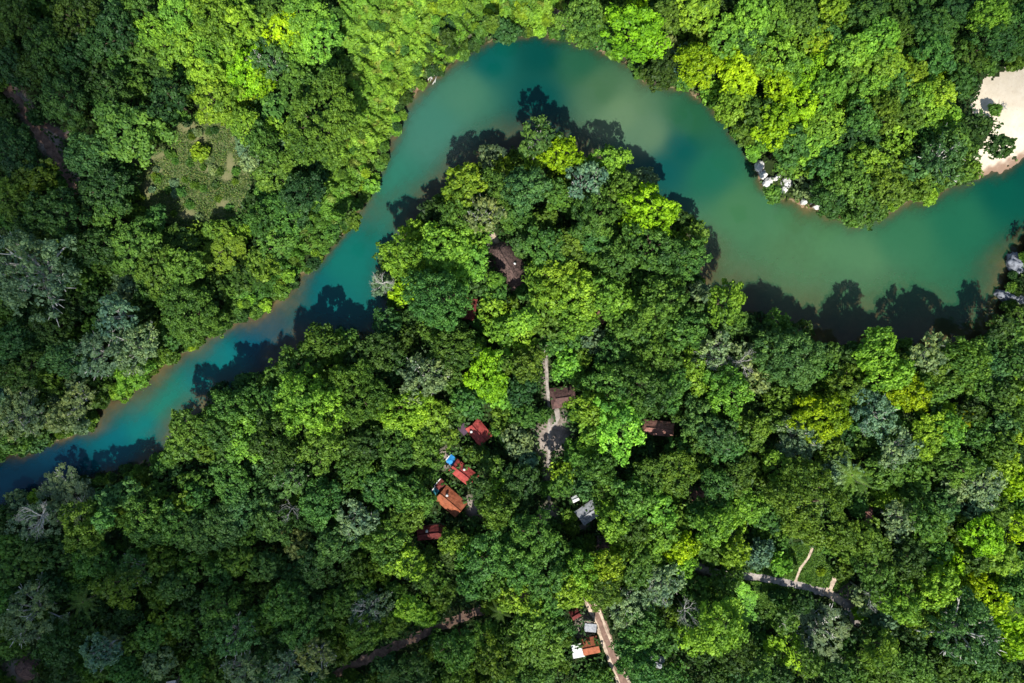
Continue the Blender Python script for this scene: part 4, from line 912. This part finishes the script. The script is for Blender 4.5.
for i, (x, y, l) in enumerate([(432,77,'pale driftwood heap on the upper left bank at the river bend'),(560,28,'brown fallen branches on the bank at the top of the river'),(1000,108,'dry twig heap on the sand beside the small beach shrub')]):
    mb = MB(); c = P(x, y, .8)
    for k in range(9):
        a = random.uniform(0, pi); l_ = random.uniform(1, 2.4); q = np.array([random.uniform(-1,1), random.uniform(-1,1), .3+.1*k])
        mb.tube([q-np.array([cos(a), sin(a), .05])*l_/2, q+np.array([.1,.1,.1]), q+np.array([cos(a), sin(a), .15])*l_/2], [.10,.09,.04], 5)
    o = mb.build('driftwood', M_silver, None, True); o.location = (c[0], c[1], .5); tag(o, l, 'driftwood')

# ------------------------------------------------------------------ clouds (above the camera; shade the left of the valley, mirror in the water)
m, nt, out = newmat('cloud_vapour')
pv = N(nt, 'ShaderNodeVolumeScatter'); pv.inputs['Density'].default_value = .045; pv.inputs['Color'].default_value = (.98, .98, .99, 1); pv.inputs['Anisotropy'].default_value = .4
nt.links.new(pv.outputs[0], out.inputs['Volume'])
def cloud(blobs, z, dens_h, label):
    """one cloud: overlapping flat lobes joined in one height-field shell (top and bottom), thickness fades at the rim"""
    bl = np.array(blobs, float); x0, x1 = bl[:, 0].min()-bl[:, 2].max()*1.3, bl[:, 0].max()+bl[:, 2].max()*1.3; y0, y1 = bl[:, 1].min()-bl[:, 3].max()*1.3, bl[:, 1].max()+bl[:, 3].max()*1.3
    X, Y, F = sheet(np.linspace(x0, x1, 110), np.linspace(y0, y1, 110)); T = np.zeros(len(X))
    for cx, cy, rx, ry, h in bl: T = np.maximum(T, h*np.clip(1-(((X-cx)/rx)**2+((Y-cy)/ry)**2), -1, 1)) if T.any() else h*np.clip(1-(((X-cx)/rx)**2+((Y-cy)/ry)**2), -1, 1)
    T = T+dens_h*.12*(np.sin(X*.09+2*np.sin(Y*.06))*np.sin(Y*.1+2*np.sin(X*.05)))
    ok = (T > 0)[F].all(1); used = np.unique(F[ok]); rm = np.full(len(X), -1); rm[used] = np.arange(len(used)); n_ = len(used); f = rm[F[ok]]
    ed = {}
    for q in f:
        for a, b_ in zip(q, np.roll(q, -1)): ed[(a, b_)] = 1
    side = [(a+0, a+n_, b_+n_, b_) for (a, b_) in ed if (b_, a) not in ed]
    V = np.concatenate([np.stack([X[used], Y[used], z+T[used]*.7+.2], 1), np.stack([X[used], Y[used], z-T[used]*.3-.2], 1)])
    o = link('cloud', mesh_np('cloud', V, np.concatenate([f, f[:, ::-1]+n_, np.array(side)]), m, smooth=True)); tag(o, kind='structure'); return o
CZ = 620.0; off = -CZ/tan(R_(SUN_EL))
def shade(px, py, rx, ry, h):    # lobe that shades this photo position
    x, y, _ = P(px, py); return (x, y+off, rx*PX, ry*PX, h)
cloud([shade(70,690,450,240,66), shade(-190,430,290,260,44), shade(-10,110,225,230,52), shade(300,700,330,250,40), shade(-200,120,330,260,30), shade(50,300,210,150,30)], CZ, 12, '')
cloud([shade(1000,-20,140,90,14), shade(1120,20,160,110,18)], CZ, 8, '')
mir = lambda px, py, rx, ry, h: ((px-512)*PX*(1+CZ/CAMH), (341.5-py)*PX*(1+CZ/CAMH), rx*PX*(1+CZ/CAMH), ry*PX*(1+CZ/CAMH), h)
cloud([mir(615,112,48,30,70), mir(655,135,35,22,60)], CZ, 30, '')
cloud([mir(820,260,100,34,60), mir(740,215,50,40,50)], CZ, 30, '')
cloud([mir(440,120,40,45,55)], CZ, 30, '')

# ------------------------------------------------------------------ light, sky, camera
w = bpy.data.worlds.new('World'); S.world = w; w.use_nodes = True; nt = w.node_tree
bg = nt.nodes['Background']; sky = nt.nodes.new('ShaderNodeTexSky'); sky.sky_type = 'NISHITA'; sky.sun_disc = False
sky.sun_elevation = R_(SUN_EL); sky.sun_rotation = R_(180); sky.air_density = 1.0; sky.dust_density = .6
nt.links.new(sky.outputs[0], bg.inputs[0]); bg.inputs[1].default_value = .115
sun = bpy.data.lights.new('sun', 'SUN'); sun.energy = 5.0; sun.angle = R_(.7); sun.color = (1.0, .965, .89)
so = link('sun', sun); so.rotation_euler = (R_(90-SUN_EL), 0, R_(2))
cam = bpy.data.cameras.new('camera'); cam.sensor_width = 36; cam.lens = 36*CAMH/(1024*PX); cam.clip_end = 9000; cam.clip_start = 1
co = link('camera', cam); co.location = (0, 0, CAMH); co.rotation_euler = (0, 0, 0); S.camera = co
S.view_settings.view_transform = 'Standard'; S.view_settings.look = 'None'; S.view_settings.gamma = 1; S.view_settings.exposure = 0.5
cy_ = S.cycles
cy_.max_bounces = 5; cy_.diffuse_bounces = 2; cy_.glossy_bounces = 2; cy_.transmission_bounces = 2; cy_.transparent_max_bounces = 8; cy_.volume_bounces = 1
print('individual', len(IND), 'rest', len(REST), 'fill', len(fill))
